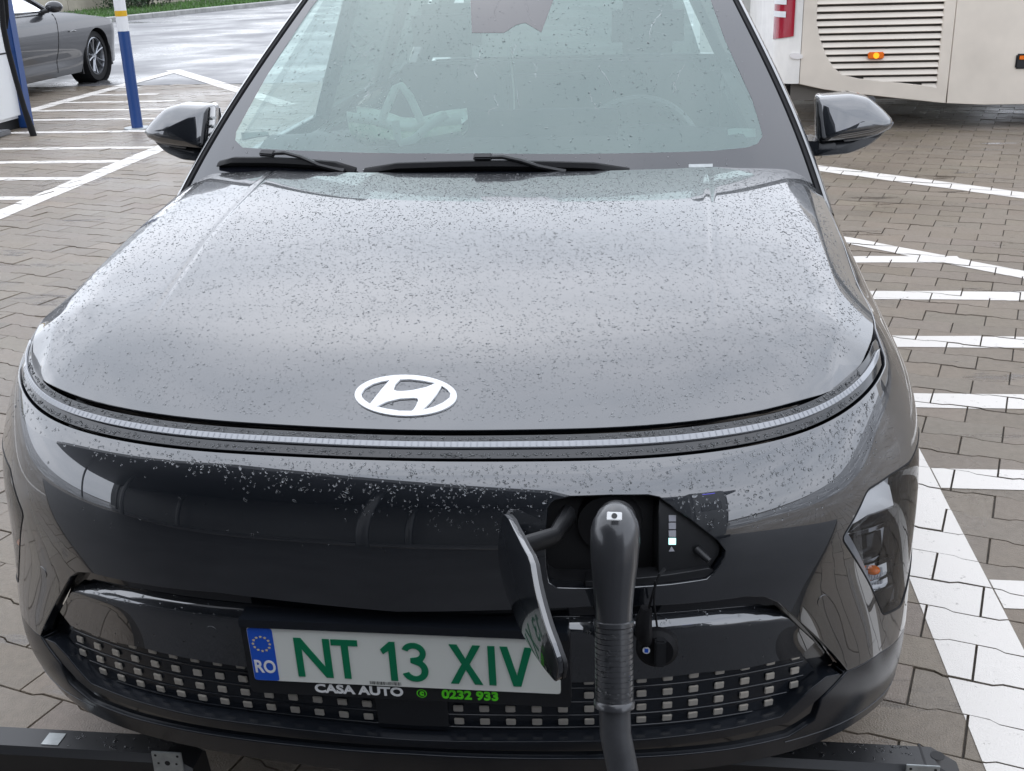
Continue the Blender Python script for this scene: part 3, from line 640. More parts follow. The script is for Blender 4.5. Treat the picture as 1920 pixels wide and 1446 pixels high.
mk('vin_label',*(lambda a:([WS.P([p])[0]+WS.N([p])[0]*.0015 for p in a],[(0,1,2,3)]))([WS.from_px(p) for p in [(1291,309),(1336,308),(1336,314),(1291,315)]]),M['steel'],ws,smooth=False)
for i,pp in enumerate(([(441,233),(492,231),(492,237),(470,240),(443,246)],[(1371,225),(1385,223),(1424,224),(1425,240),(1407,241),(1400,234),(1372,236)])):
    a=np.array([WS.from_px(p) for p in pp]);v=[WS.P([p])[0]-WS.N([p])[0]*.03 for p in a];n=len(v);v+=[np.array(p)+[0,.006,-.004] for p in v]
    M.setdefault('tab',mat('pale_tab',(.62,.66,.63),.5));mb=MB();mb.add(v,[tuple(range(n)),tuple(range(2*n-1,n-1,-1))]+[(j,(j+1)%n,n+(j+1)%n,n+j) for j in range(n)]);mb.build('pillar_tab',M['tab'],car,smooth=False)
# wipers
def wiper(bl,arm,hd):
    pts=np.array([WS.from_px(p) for p in bl]);q=np.array([pts[0]+(pts[-1]-pts[0])*t for t in np.linspace(0,1,16)])
    q=np.array([interp([0,.5,1],[pts[0],pts[1],pts[2]])(t)[0] for t in np.linspace(0,1,16)])
    P=WS.P(q);N=WS.N(q);up=np.array((0,0,1.))
    mb=MB();rings=[]
    for i in range(16):
        s=.35+.65*min(1,i/2.,(15-i)/2.);n_=N[i];t=P[min(i+1,15)]-P[max(i-1,0)];t/=np.linalg.norm(t);b=np.cross(n_,t)
        rings.append([P[i]+n_*(h*s)+b*w_ for h,w_ in ((.001,-.002),(.010,-.007),(.022,-.010),(.028,.0),(.022,.010),(.010,.007),(.001,.002))])
    mb.loft(rings);w_=mb.build('wiper',M['rubber'],car)
    P=[WS.P([WS.from_px(p)])[0]+WS.N([WS.from_px(p)])[0]*h for p,h in arm];mb=MB();mb.tube(P,[.006]+[.009]*(len(P)-2)+[.013],8,ratio=.6);mb.build('wiper_arm',M['plastic'],w_)
    c=WS.P([WS.from_px(hd)])[0]+WS.N([WS.from_px(hd)])[0]*.03;mb=MB();mb.box((-.022,-.009,-.006),(.022,.009,.006),mat4(*frame(WS.N([WS.from_px(hd)])[0]),c),bev=.003);mb.build('arm_clip',M['plastic'],w_)
wiper([(412,311),(540,313),(668,324)],[((505,304),.028),((545,303),.030),((575,311),.029),((605,321),.02),((650,327),.010)],(512,304))
wiper([(684,325),(930,319),(1180,325)],[((900,312),.028),((945,312),.030),((980,319),.029),((1010,325),.022),((1060,328),.010)],(908,312))
# door mirrors
def mirror(s):
    def shell(poly,rows,nm,mt,par,yt=0.):
        p=round_corners(poly,.014,4);c=p.mean(0);mb=MB();mb.loft([[(s*(c[0]+(x-c[0])*k),y+yt*(x-c[0])*k+.34*(z-c[1])*k,c[1]+(z-c[1])*k) for x,z in p] for k,y in rows]);return mb.build(nm,mt,par,angle=50)
    cap=[(.812,1.166),(.90,1.170),(.945,1.160),(.985,1.128),(1.010,1.102),(1.006,1.085),(.965,1.068),(.90,1.060),(.815,1.056)]
    h=shell(cap,[(.02,1.470),(.3,1.4715),(.55,1.476),(.75,1.483),(.88,1.491),(.96,1.501),(1.0,1.515),(1.0,1.56),(.96,1.605),(.88,1.615)],'mirror',M['paint'],car,.22);h['label']='door mirror with grey cap and black base, image '+('right' if s>0 else 'left')
    base=[(.800,1.060),(.815,1.054),(.90,1.058),(.965,1.066),(1.004,1.083),(.985,1.062),(.955,1.040),(.90,1.022),(.83,1.018),(.798,1.022)]
    shell(base,[(.4,1.490),(.85,1.493),(.97,1.502),(1.0,1.52),(1.0,1.60),(.9,1.612)],'mirror_base',M['satin'],h,.22)
    mb=MB();mb.loft([[(s*x,1.50+.03*a+.02*(x-.76),z+.021*b-.3*(.80-x)*0) for a,b in ((-1,-.9),(-1,.9),(1,.9),(1,-.9))] for x,z in ((.745,1.040),(.78,1.042),(.82,1.040))]);mb.build('mirror_arm',M['satin'],h,angle=30)
    mb=MB();mb.tube([(s*x,1.498+.22*(x-.905),z) for x,z in ((.885,1.055),(.93,1.060),(.97,1.069),(1.002,1.084),(1.009,1.098))],.0028,6);mb.build('turn_lamp',M['bezel'],h)
    mb=MB();mb.box((s*.825,1.625,1.075),(s*.98,1.634,1.15),bev=.004);mb.build('mirror_glass',M['chrome'],h)
    if s<0:
        for k in range(3):
            mb=MB();mb.box((s*.806-.004,1.50,1.085+.022*k),(s*.806+.004,1.53,1.091+.022*k));mb.build('vent_slot',M['steel'],h,smooth=False)
mirror(1);mirror(-1)
# charging bay
bay=panel('charge_bay',Off(SK,lambda uv:np.full(len(uv),-.06)),port.mean(0)+(port-port.mean(0))*1.03,M['dark'],car,step=.03,rim=0);bay['label']='open charging bay with four level lamps'
mb=MB();L_=densify(port,.012);n=len(L_);A=SK.P(L_)-SK.N(L_)*.003;B=SK.P(L_)-SK.N(L_)*.061;mb.add(np.concatenate([A,B]),[(i,(i+1)%n,n+(i+1)%n,n+i) for i in range(n)]);mb.build('bay_wall',M['plastic'],bay)
tri=half([(1240,938),(1295,976),(1344,1014),(1356,1033),(1353,1047),(1335,1073),(1322,1084),(1240,1094)]);panel('lamp_panel',SK,tri,M['plastic'],bay,step=.03,off=-.014,rim=.04,bev=.002)
rimu=half([(1100,1095),(1230,1086),(1330,1070),(1340,1074),(1325,1085),(1235,1097),(1100,1103)]);panel('bay_lip',SK,rimu,M['plastic'],bay,step=.03,off=-.005,rim=.03)
M['lamp_off']=mat('lamp_grey',(.35,.35,.38),.4);M['lamp_on']=mat('lamp_cyan',(.5,.9,.9),.4,emit=(.55,1.,.98),es=1.3)
for k in range(4):
    y=974.5+15.3*k;a=half([(1258,y-6),(1271,y-6),(1271,y+6),(1258,y+6)]);o=panel('level_lamp',SK,a,M['lamp_on' if k==3 else 'lamp_off'],bay,step=.02,off=-.0125,rim=.002,bev=.0004)
    if k==3: o['label']='lit cyan level lamp'
a=half([(1258,1040),(1263.5,1031),(1269,1040)]);panel('warning_mark',SK,a,M['lamp_off'],bay,step=.02,off=-.013,rim=.001,bev=.0003)
pn=half([(1312,1036),(1320,1043),(1328,1049)]);mb=MB();mb.tube(SK.P(pn)-SK.N(pn)*np.array([[.014],[.003],[-.006]]),[.007,.006,.005],10);mb.build('latch_pin',M['plastic'],bay)
# socket ring and charge flap
sk=SK.uv_of((1150,985),'px');P0=SK.P([sk])[0]-SK.N([sk])[0]*.055;mb=MB();mb.tube([P0,P0+[0,-.02,0]],[.052,.05],28);mb.build('socket',M['dark'],bay)
def rz(t): return np.array([[np.cos(t),-np.sin(t),0],[np.sin(t),np.cos(t),0],[0,0,1]])
def rx(t): return np.array([[1,0,0],[0,np.cos(t),-np.sin(t)],[0,np.sin(t),np.cos(t)]])
HP=SK.P([SK.uv_of((1025,950),'px')])[0];FR=rz(math.radians(-77.5))@rx(math.radians(12.2));FT=np.array((-.063,-.06,.012))
class Flap:
    def P(s,uv): return (SK.P(uv)-HP)@FR.T+HP+FT
    def N(s,uv): return SK.N(uv)@FR.T
fp=port.mean(0)+(port-port.mean(0))*.975
flap=panel('charge_flap',Flap(),fp,M['paint'],car,step=.015,edge=.008,rim=.013,bev=.002);flap['label']='charge flap swung open, number plate mirrored in its face'
class Flap2(Flap):
    def P(s,uv): return Flap.P(s,uv)-Flap.N(s,uv)*.0135
    def N(s,uv): return -Flap.N(s,uv)
panel('flap_liner',Flap2(),port.mean(0)+(port-port.mean(0))*.99,M['plastic'],flap,step=.02,rim=.006,bev=.001)
ha=SK.P([SK.uv_of((1062,985),'px')])[0]-[0,-.035,0];hb=Flap().P([SK.uv_of((1060,1000),'px')])[0]-Flap().N([SK.uv_of((1060,1000),'px')])[0]*.018
mb=MB();mb.tube([ha,(ha+hb)/2+np.array((.02,-.008,-.004)),hb+np.array((.012,.01,0)),hb],[.013,.011,.011,.011],10,ratio=1.5);mb.build('flap_hinge',M['plastic'],flap)
# socket cover hanging on its tether
def at(px,y): return onplane(px,1,y)
tp=[at(p,y) for p,y in (((1245,1066),-.0),((1236,1078),-.025),((1228,1100),-.032),((1222,1120),-.03),((1217,1140),-.024))]
mb=MB();mb.tube(tp,.0022,6);cov=mb.build('socket_cover',M['rubber'],car)
mb=MB();mb.tube([at((1247,1068),-.005),at((1228,1090),-.03),at((1226,1130),-.03),at((1232,1175),-.02)],.0018,6);mb.build('cover_tether',M['rubber'],cov)
c=at((1232,1217),.0);mb=MB();mb.tube([c+np.array((0,.012,0)),c,c+np.array((0,-.008,.0))],[.034,.034,.026],28);mb.build('cover_disc',M['rubber'],cov)
mb=MB();mb.tube([at((1212,1140),-.02),at((1207,1165),-.022),at((1207,1190),-.018),at((1212,1205),-.012)],[.009,.013,.014,.008],10,ratio=1.2);mb.build('cover_cap',M['rubber'],cov)
mb=MB();mb.box((c[0]-.004,-.022,c[2]-.02),(c[0]+.014,-.006,c[2]+.028),bev=.003);mb.build('cover_grip',M['plastic'],cov)
c2=at((1212,1219),-.0135);mb=MB();mb.tube([c2,c2+np.array((0,-.0015,0))],[.006,.006],16);mb.build('cover_sticker',M['printwhite'],cov)
mb=MB();mb.box(c2+np.array((-.003,-.0022,-.0035)),c2+np.array((.003,-.0014,.0035)));mb.build('sticker_mark',M['blue'],cov,smooth=False)
# number plate
PT=-.0794;pm=mat4((1,0,0),(0,math.sin(PT),math.cos(PT)),(0,-math.cos(PT),math.sin(PT)),(0,-.001,.4554))
def rrect(x0,y0,x1,y1,r=.006): return round_corners([(x0,y0),(x1,y0),(x1,y1),(x0,y1)],r,4)
mb=MB();mb.prism(rrect(-.272,-.086,.276,.066,.010),pm@Matrix.Translation((0,0,-.022)),.019);ph=mb.build('plate_holder',M['plastic'],car)
mb=MB();mb.prism(rrect(-.27,.058,.274,.074,.003),pm@Matrix.Translation((0,0,-.03)),.036);mb.build('holder_lip',M['satin'],ph)
mb=MB();mb.prism(rrect(-.26,-.055,.26,.055,.006),pm@Matrix.Translation((0,0,-.002)),.003);pl=mb.build('number_plate',M['plate'],car);pl['label']='white plate with green lettering NT 13 XIV'
lz=.0012;pmz=pm@Matrix.Translation((0,0,lz))
mb=MB();mb.prism(rrect(-.2592,-.0542,-.2165,.0542,.005),pmz,.0006);mb.build('country_band',M['blue'],pl)
for k in range(12):
    a=math.pi*k/6;mb=MB();mb.prism([(-.2378+.0145*math.sin(a)+r*math.sin(b),.0225+.0145*math.cos(a)+r*math.cos(b)) for b,r in [(math.pi*i/5,.0028 if i%2==0 else .0013) for i in range(10)][::-1]],pm@Matrix.Translation((0,0,.0019)),.0004);mb.build('star',M['yellow'],pl,smooth=False)
text('country_code','RO',.036,M['printwhite'],pm@Matrix.Translation((-.2378,-.026,.0022)),pl,.0003,.0008,.74)
H_=.080;b0=-.042
def glyph(polys,nm,x):
    mb=MB()
    for p in polys: mb.prism([(x+a,b0+b) for a,b in p],pmz,.0014)
    mb.build(nm,M['green'],pl,smooth=False)
t=.0118
def xx(v): return -.26+v
glyph([[(0,0),(t,0),(t,.058),(.0485,0),(.0605,0),(.0605,H_),(.0487,H_),(.0487,.022),(.012,H_),(0,H_)]],'plate_letter',xx(.0785))
glyph([[(.0165,0),(.0283,0),(.0283,H_-t),(.0448,H_-t),(.0448,H_),(0,H_),(0,H_-t),(.0165,H_-t)]],'plate_letter',xx(.1415))
glyph([[(.0135,0),(.0253,0),(.0253,H_),(.0155,H_),(0,.064),(.004,.0545),(.0135,.062)]],'plate_digit',xx(.224))
def arcp(cx,cy,ro,ri,a0,a1,n=14): 
    A=np.radians(np.linspace(a0,a1,n));return [(cx+ro*math.cos(q),cy+ro*math.sin(q)) for q in A]+[(cx+ri*math.cos(q),cy+ri*math.sin(q)) for q in A[::-1]]
ou=[(.022+.0225*math.cos(q),.0235+.0235*math.sin(q)) for q in np.radians(np.linspace(200,412,16))]+[(.022+.0205*math.cos(q),.0593+.0207*math.sin(q)) for q in np.radians(np.linspace(-38,160,14))]
iu=[(.022+.0105*math.cos(q),.0593+.0095*math.sin(q)) for q in np.radians(np.linspace(160,-70,12))]+[(.0155,.0485),(.0155,.039)]+[(.022+.0112*math.cos(q),.0235+.0122*math.sin(q)) for q in np.radians(np.linspace(75,-160,14))]
glyph([ou+iu],'plate_digit',xx(.2575))
glyph([[(0,0),(.0135,0),(.027,.030),(.0405,0),(.054,0),(.0337,.041),(.0528,H_),(.0398,H_),(.027,.052),(.0142,H_),(.0012,H_),(.0203,.041)]],'plate_letter',xx(.338))
glyph([[(0,0),(t,0),(t,H_),(0,H_)]],'plate_letter',xx(.4025))
glyph([[(.020,0),(.033,0),(.053,H_),(.0405,H_),(.0265,.022),(.0125,H_),(0,H_)]],'plate_letter',xx(.4225))
for k in range(26):
    w_=random.choice((.0006,.001,.0014));x=-.07+.0021*k+.01;mb=MB();mb.prism([(x,-.0525),(x+w_,-.0525),(x+w_,-.046),(x,-.046)],pmz,.0003);o=mb.build('barcode_bar',M['ink'],pl,smooth=False)
text('dealer_name','CASA AUTO',.0245,M['printwhite'],pm@Matrix.Translation((-.082,-.0705,-.0025)),ph,.0004,.0009,1.12)
text('phone_number','0232 933',.0245,M['lime'],pm@Matrix.Translation((.108,-.0705,-.0025)),ph,.0004,.0009,1.04)
mb=MB();mb.add([pm@Vector((.026+r*math.cos(a),-.0705+r*math.sin(a),-.0024)) for a in np.linspace(0,2*np.pi,25)[:-1] for r in (.0088,.0072)],[(2*i,2*i+1,(2*i+3)%48,(2*i+2)%48) for i in range(24)]);mb.build('phone_symbol',M['lime'],ph,smooth=False)
text('phone_handset','c',.016,M['lime'],pm@Matrix.Translation((.026,-.0695,-.0025)),ph,.0003,.0009,1.)
# rain on the car
def scatter(n,poly,pred=None):
    lo,hi=np.min(poly,0),np.max(poly,0);out=[]
    while sum(map(len,out))<n:
        q=rng.uniform(lo,hi,(n*2,2));q=q[inside(poly,q)]
        if pred is not None: q=q[rng.uniform(0,1,len(q))<pred(q)]
        out.append(q)
    return np.concatenate(out)[:n]
def vn(q,s,seed):  # smooth value noise for uneven wetting
    r=np.random.default_rng(seed).uniform(0,1,(40,40));p=q*s;i=np.floor(p).astype(int);f=p-i;f=f*f*(3-2*f);g=lambda a,b:r[(i[:,0]+a)%40,(i[:,1]+b)%40]
    return (g(0,0)*(1-f[:,0])+g(1,0)*f[:,0])*(1-f[:,1])+(g(0,1)*(1-f[:,0])+g(1,1)*f[:,0])*f[:,1]
hin=hl*[.985,1];hp=hl.mean(0)+(hl-hl.mean(0))*.975
q=scatter(32000,hp,lambda q:np.clip(.25+1.1*vn(q,7,1)*np.where(q[:,0]<-.35,.55,1.),0,1));drops('rain_drop',HD,q,np.clip(rng.lognormal(-6.82,.33,len(q)),.0005,.0026),M['water'],hood,.45,flat=.33)
bz=np.array([(-.9,VB+.008),(.9,VB+.008),(.86,.16),(.6,.22),(-.6,.22),(-.86,.15)])
q=scatter(2300,bz,lambda q:np.clip(1.15-(q[:,1]-VB)/(.045+.085*np.clip((q[:,0]+.35)/.6,0,1)),.012,1)*np.where(q[:,0]>-.55,1,.3));q=q[~inside(port.mean(0)+(port-port.mean(0))*1.04,q)];q=q[~inside(headl,q)&~inside(headr,q)]
drops('rain_drop',SK,q,np.clip(rng.lognormal(-6.68,.40,len(q)),.0007,.0030),M['water'],fascia,.8,flat=.42)
bb=np.array([(-.86,.008),(.86,.008),(.86,.016),(-.86,.016)]);b2=bb+[0,VB-.024]
q=np.concatenate([scatter(650,bb),scatter(650,b2)]);drops('rain_drop',Off(SK,lambda uv:np.full(len(uv),-.0035)),q,np.clip(rng.lognormal(-6.4,.3,len(q)),.0009,.0028),M['water'],lb,1.2,flat=.45)
wp=np.array([(-.70,1.05),(.70,1.05),(.55,1.5),(-.55,1.5)]);q=scatter(4200,wp,lambda q:np.clip(.15+1.2*vn(q,6,3),0,1))
drops('rain_drop',WS,q,np.clip(rng.lognormal(-6.75,.42,len(q)),.0006,.0026),M['water'],ws,.9,dirv=math.pi*.0,flat=.4)
runs=MB()
for k in range(13):
    x=rng.uniform(-.1,.52) if k<10 else rng.uniform(-.4,.0);z=rng.uniform(1.18,1.45);pts=[]
    for i in range(int(rng.integers(5,12))): pts.append((x,z));x+=rng.normal(0,.0055);z-=rng.uniform(.004,.009)
    pts=np.array(pts);runs.tube(WS.P(pts)+WS.N(pts)*.0004,list(np.linspace(.0005,.0008,len(pts))),6,ratio=.35)
o=runs.build('rain_streak',M['water'],ws);o['kind']='stuff'
q=scatter(260,insl,lambda q:np.clip(1.2-(q[:,1]-vtop(q[:,0]))/.03,0.02,1));drops('rain_drop',Off(SK,insd),q,np.full(len(q),.0016),M['water'],insert,1.,flat=.45)
# ======================= GROUND =======================
M['sand']=mat('joint_sand',(.060,.051,.041),.8,var=.3,vscale=30,bump=.3,bscale=200)
M['asphalt']=mat('wet_asphalt',(.115,.115,.12),.36,var=.22,vscale=.55,rvar=.22,bump=.10,bscale=120,stretch=(1,1,1),detail=7)
def paver_mat():
    m=mat('concrete_paver',(.235,.208,.178),.5,bump=.35,bscale=260);t=m.node_tree;b=t.nodes['Principled BSDF'];I=b.inputs
    oi=t.nodes.new('ShaderNodeAttribute');oi.attribute_name='tone';g=t.nodes.new('ShaderNodeTexCoord')
    ge=t.nodes.new('ShaderNodeNewGeometry')
    n1=t.nodes.new('ShaderNodeTexNoise');n1.inputs['Scale'].default_value=.9;n1.inputs['Detail'].default_value=5;t.links.new(ge.outputs['Position'],n1.inputs['Vector'])
    n2=t.nodes.new('ShaderNodeTexNoise');n2.inputs['Scale'].default_value=35;n2.inputs['Detail'].default_value=6;n2.inputs['Roughness'].default_value=.7;t.links.new(ge.outputs['Position'],n2.inputs['Vector'])
    r=t.nodes.new('ShaderNodeValToRGB');r.color_ramp.elements[0].position=.3;r.color_ramp.elements[0].color=(.132,.106,.079,1);r.color_ramp.elements[1].position=.7;r.color_ramp.elements[1].color=(.232,.192,.149,1)
    a=t.nodes.new('ShaderNodeMath');a.operation='MULTIPLY_ADD';a.inputs[1].default_value=.55;t.links.new(n2.outputs[0],a.inputs[0])
    a2=t.nodes.new('ShaderNodeMath');a2.operation='MULTIPLY_ADD';a2.inputs[1].default_value=.45;a2.inputs[2].default_value=0;t.links.new(n1.outputs[0],a2.inputs[0]);t.links.new(a2.outputs[0],a.inputs[2]);t.links.new(a.outputs[0],r.inputs[0])
    mx=t.nodes.new('ShaderNodeMix');mx.data_type='RGBA';mx.blend_type='MULTIPLY';mx.inputs[0].default_value=1;t.links.new(r.outputs[0],mx.inputs[6]);t.links.new(oi.outputs['Color'],mx.inputs[7]);t.links.new(mx.outputs[2],I['Base Color'])
    rr=t.nodes.new('ShaderNodeMapRange');rr.inputs[1].default_value=.35;rr.inputs[2].default_value=.65;rr.inputs[3].default_value=.26;rr.inputs[4].default_value=.58;t.links.new(n1.outputs[0],rr.inputs[0]);t.links.new(rr.outputs[0],I['Roughness'])
    # damp patches, drawn out along the rows
    mp=t.nodes.new('ShaderNodeMapping');mp.inputs['Scale'].default_value=(1.1,4.2,1);t.links.new(ge.outputs['Position'],mp.inputs[0]);n3=t.nodes.new('ShaderNodeTexNoise');n3.inputs['Scale'].default_value=1.3;n3.inputs['Detail'].default_value=7;n3.inputs['Roughness'].default_value=.62;t.links.new(mp.outputs[0],n3.inputs['Vector'])
    w=t.nodes.new('ShaderNodeMapRange');w.inputs[1].default_value=.60;w.inputs[2].default_value=.66;t.links.new(n3.outputs[0],w.inputs[0])
    dm=t.nodes.new('ShaderNodeMix');dm.data_type='RGBA';dm.blend_type='MULTIPLY';dm.inputs[7].default_value=(.55,.53,.52,1);t.links.new(w.outputs[0],dm.inputs[0]);t.links.new(mx.outputs[2],dm.inputs[6]);t.links.new(dm.outputs[2],I['Base Color'])
    ro=t.nodes.new('ShaderNodeMix');ro.inputs[3].default_value=.10;t.links.new(w.outputs[0],ro.inputs[0]);t.links.new(rr.outputs[0],ro.inputs[2]);t.links.new(ro.outputs[0],I['Roughness'])
    return m
M['paver']=paver_mat()
def paint_mat():
    m=mat('road_paint',(.78,.775,.74),.5,bump=.25,bscale=300);t=m.node_tree;b=t.nodes['Principled BSDF'];ge=t.nodes.new('ShaderNodeNewGeometry')
    n=t.nodes.new('ShaderNodeTexNoise');n.inputs['Scale'].default_value=28;n.inputs['Detail'].default_value=8;n.inputs['Roughness'].default_value=.72;t.links.new(ge.outputs['Position'],n.inputs['Vector'])
    r=t.nodes.new('ShaderNodeValToRGB');r.color_ramp.elements[0].position=.31;r.color_ramp.elements[0].color=(.20,.18,.155,1);r.color_ramp.elements[1].position=.39;r.color_ramp.elements[1].color=(.69,.655,.61,1)
    t.links.new(n.outputs[0],r.inputs[0]);t.links.new(r.outputs[0],b.inputs['Base Color']);return m
M['paintline']=paint_mat()
G=300.
struct(mk('ground',[(-G,-G,-.014),(G,-G,-.014),(G,G,-.014),(-G,G,-.014)],[(0,1,2,3)],M['sand'],smooth=False))
ang=math.radians(-17.5);pu=np.array((math.cos(ang),math.sin(ang)));pv=np.array((-math.sin(ang),math.cos(ang)));PL,PW,GAP=.247,.1385,.0042
YF=13.1
# pavement limits: pavers near, wet asphalt beyond and to the far sides
def asph(name,p): return struct(mk(name,[(*q,.001) for q in p],[tuple(range(len(p)))],M['asphalt'],smooth=False))
asph('road',[(-200,YF),(200,YF),(200,250),(-200,250)]);asph('road',[(-200,-30),(-9.2,-30),(-9.2,YF),(-200,YF)]);asph('road',[(7.6,-30),(200,-30),(200,YF),(7.6,YF)]);asph('road',[(-9.2,-30),(7.6,-30),(7.6,-5.2),(-9.2,-5.2)])
def wave(s,ph):
    x=((s-ph)/PL)%1.
    k=np.array([0,.17,.25,.67,.75,1.]);v=np.array([.0,.0,1.,1.,0.,0.])*.0105
    return np.interp(x,k,v)
def paver_outline(i,j,rng_):
    # row j, brick i in (s,t) coordinates of the lattice
    ph=j*PL/2;s0=i*PL+ph+GAP/2;s1=s0+PL-GAP;ks=[s0]+[s0-GAP/2+PL*k for k in (.17,.25,.67,.75)]+[s1]
    up=[(s,(j+1)*PW-GAP/2+wave(s,ph+PL/2)) for s in ks_line(s0,s1,ph+PL/2)];dn=[(s,j*PW+GAP/2+wave(s,ph)) for s in ks]
    return np.array(dn+up[::-1])
def ks_line(s0,s1,ph):
    k=[s0]
    base=math.floor((s0-ph)/PL)*PL+ph
    for c in range(3):
        for f in (.17,.25,.67,.75):
            s=base+c*PL+f*PL
            if s0+.004<s<s1-.004: k.append(s)
    return k+[s1]
def st2xy(p): return p[:,:1]*pu+p[:,1:]*pv
CARPOLY=np.array([(372,312),(213,450),(87,593),(33,680),(0,783),(0,1446),(1700,1446),(1640,1330),(1687,1250),(1706,1088),(1719,900),(1715,760),(1677,650),(1633,533),(1587,443),(1513,307),(1380,0),(545,0)],float)
pav=[]
span=30
corners=np.array([(-9.2,-5.2),(7.6,-5.2),(7.6,YF),(-9.2,YF)]);sm=corners@pu;tm=corners@pv
for j in range(int(tm.min()/PW)-1,int(tm.max()/PW)+2):
    for i in range(int((sm.min()-j*PL/2)/PL)-1,int((sm.max()-j*PL/2)/PL)+2):
        c=((i+.5)*PL+j*PL/2)*pu+(j+.5)*PW*pv
        if not(-9.2<c[0]<7.6 and -5.2<c[1]<YF): continue
        # skip what no view from near the camera reaches: deep under the car
        if abs(c[0])<.55 and 1.0<c[1]<4.0: continue
        pav.append((i,j,c))
pc=np.array([p[2] for p in pav]);P3=np.c_[pc,np.zeros(len(pc))];px=proj(P3);dep=(P3-CC)@CR[2]
vis=(dep>.2)&(px[:,0]>0)&(px[:,0]<W)&(px[:,1]>0)&(px[:,1]<H)&~inside(CARPOLY,px)
size=np.where(vis,1/np.maximum(dep,.1)**3*(CC[2]),0)
top=set(np.argsort(-size)[:300].tolist())
pavement=struct(mk('pavement',[(-9.2,-5.2,-.0075),(7.6,-5.2,-.0075),(7.6,YF,-.0075),(-9.2,YF,-.0075)],[(0,1,2,3)],M['sand'],smooth=False))
bulkV,bulkF,bulkT=[],[],[];PAV=[]
for k,(i,j,c) in enumerate(pav):
    ol=st2xy(paver_outline(i,j,rng));h=rng.normal(0,.0010);tx,ty=rng.normal(0,.006,2)
    tone=1+rng.normal(0,.045);tint=(tone*(1+rng.normal(0,.012)),tone,tone*(1+rng.normal(0,.018)))
    zf=lambda p,h=h,tx=tx,ty=ty,c=c:h+tx*(p[:,0]-c[0])+ty*(p[:,1]-c[1])
    near=dep[k]<6.5 and dep[k]>0
    n=len(ol);inn_=c+(ol-c)*.989
    T=np.c_[inn_,zf(inn_)];E_=np.c_[ol,zf(ol)-.002];B=np.c_[ol,np.full(n,-.0125)]
    V=np.concatenate([T,E_,B])
    F=[tuple(range(n))]+[(n+a,n+(a+1)%n,(a+1)%n,a) for a in range(n)]+[(2*n+a,2*n+(a+1)%n,n+(a+1)%n,n+a) for a in range(n)]
    PAV.append((ol,zf,c))
    if k in top:
        o=mk('paver',V-[c[0],c[1],0],F,M['paver'],None,smooth=False);o.location=(c[0],c[1],0);o.parent=pavement
        at_=o.data.color_attributes.new('tone','FLOAT_COLOR','POINT');at_.data.foreach_set('color',np.tile((*tint,1.),len(V)).astype(np.float32))
    else:
        b=len(bulkV);bulkV+=V.tolist();bulkF+=[tuple(b+q for q in f) for f in F];bulkT+=[(*tint,1.)]*len(V)
o=mk('paver_field',bulkV,bulkF,M['paver'],pavement,smooth=False);o['kind']='stuff';at_=o.data.color_attributes.new('tone','FLOAT_COLOR','POINT');at_.data.foreach_set('color',np.array(bulkT,np.float32).ravel())
# painted markings, laid on the paver tops with the joints left open
def clip(poly,q):
    q=np.asarray(q);area=sum(q[i-1][0]*q[i][1]-q[i][0]*q[i-1][1] for i in range(len(q)));q=q if area>0 else q[::-1];out=[np.array(p) for p in poly]
    for a,b in zip(q,np.roll(q,-1,0)):
        e=b-a;res=[];f=lambda p:e[0]*(p[1]-a[1])-e[1]*(p[0]-a[0])
        for p,r in zip(out,out[1:]+out[:1]):
            fp_,fr_=f(p),f(r)
            if fp_>=0: res.append(p)
            if fp_*fr_<0: res.append(p+(r-p)*fp_/(fp_-fr_))
        out=res
        if len(out)<3: return None
    return np.array(out)
PC=np.array([p[2] for p in PAV])
def marking(q,dz=0.,name='painted_line'):
    q=np.array(q,float);ctr=q.mean(0);rad=np.linalg.norm(q-ctr,axis=1).max()+.2;V,F=[],[]
    lo,hi=q.min(0)-.2,q.max(0)+.2
    for k in np.where((PC>lo).all(1)&(PC<hi).all(1))[0]:
        ol,zf,c=PAV[k];s=c+(ol-c)*.993;r=clip(s,q)
        if r is None: continue
        b=len(V);V+=np.c_[r,zf(r)+.0016+dz].tolist();F.append(tuple(range(b,b+len(r))))
    far=clip(q,[(-60,YF),(60,YF),(60,80),(-60,80)])
    if far is not None: b=len(V);V+=[(*p,.005+dz) for p in far];F.append(tuple(range(b,b+len(far))))
    o=mk(name,V,F,M['paintline'],None,smooth=False)
    bm=bmesh.new();bm.from_mesh(o.data)
    for f in bm.faces:
        f.normal_update()
        if f.normal.z<0: f.normal_flip()
    bm.to_mesh(o.data);bm.free();return struct(o)
def rect(x0,x1,y0,y1): return [(x0,y0),(x1,y0),(x1,y1),(x0,y1)]
marking(rect(1.068,1.262,-.09,4.95))
for y in (4.30,3.655,3.0,2.35,1.708,1.04,.39): marking(rect(1.266,2.95 if y<4 else 1.95,y-.068,y+.068))
marking([(1.07,5.14),(1.10,4.96),(3.2,2.93),(3.2,3.14)],.0006);marking([(1.06,7.42),(1.06,7.16),(3.4,5.13),(3.4,5.36)],.0006)
marking(rect(-3.955,-3.785,-.09,9.9))
for k,y in enumerate((3.75,4.48,5.21,5.94,6.66,7.39,8.08,9.05,9.92,10.66,11.38,12.08,12.84,13.5)):
    x1=-3.96 if y<9.9 else -3.96-(y-9.9)*.75;marking(rect(-6.42,x1,y-.055,y+.055))
marking(rect(-6.60,-6.425,2.0,14.9),.0003);marking([(-6.72,15.0),(-6.55,15.12),(-3.5,10.9),(-3.62,10.72)],.0006)
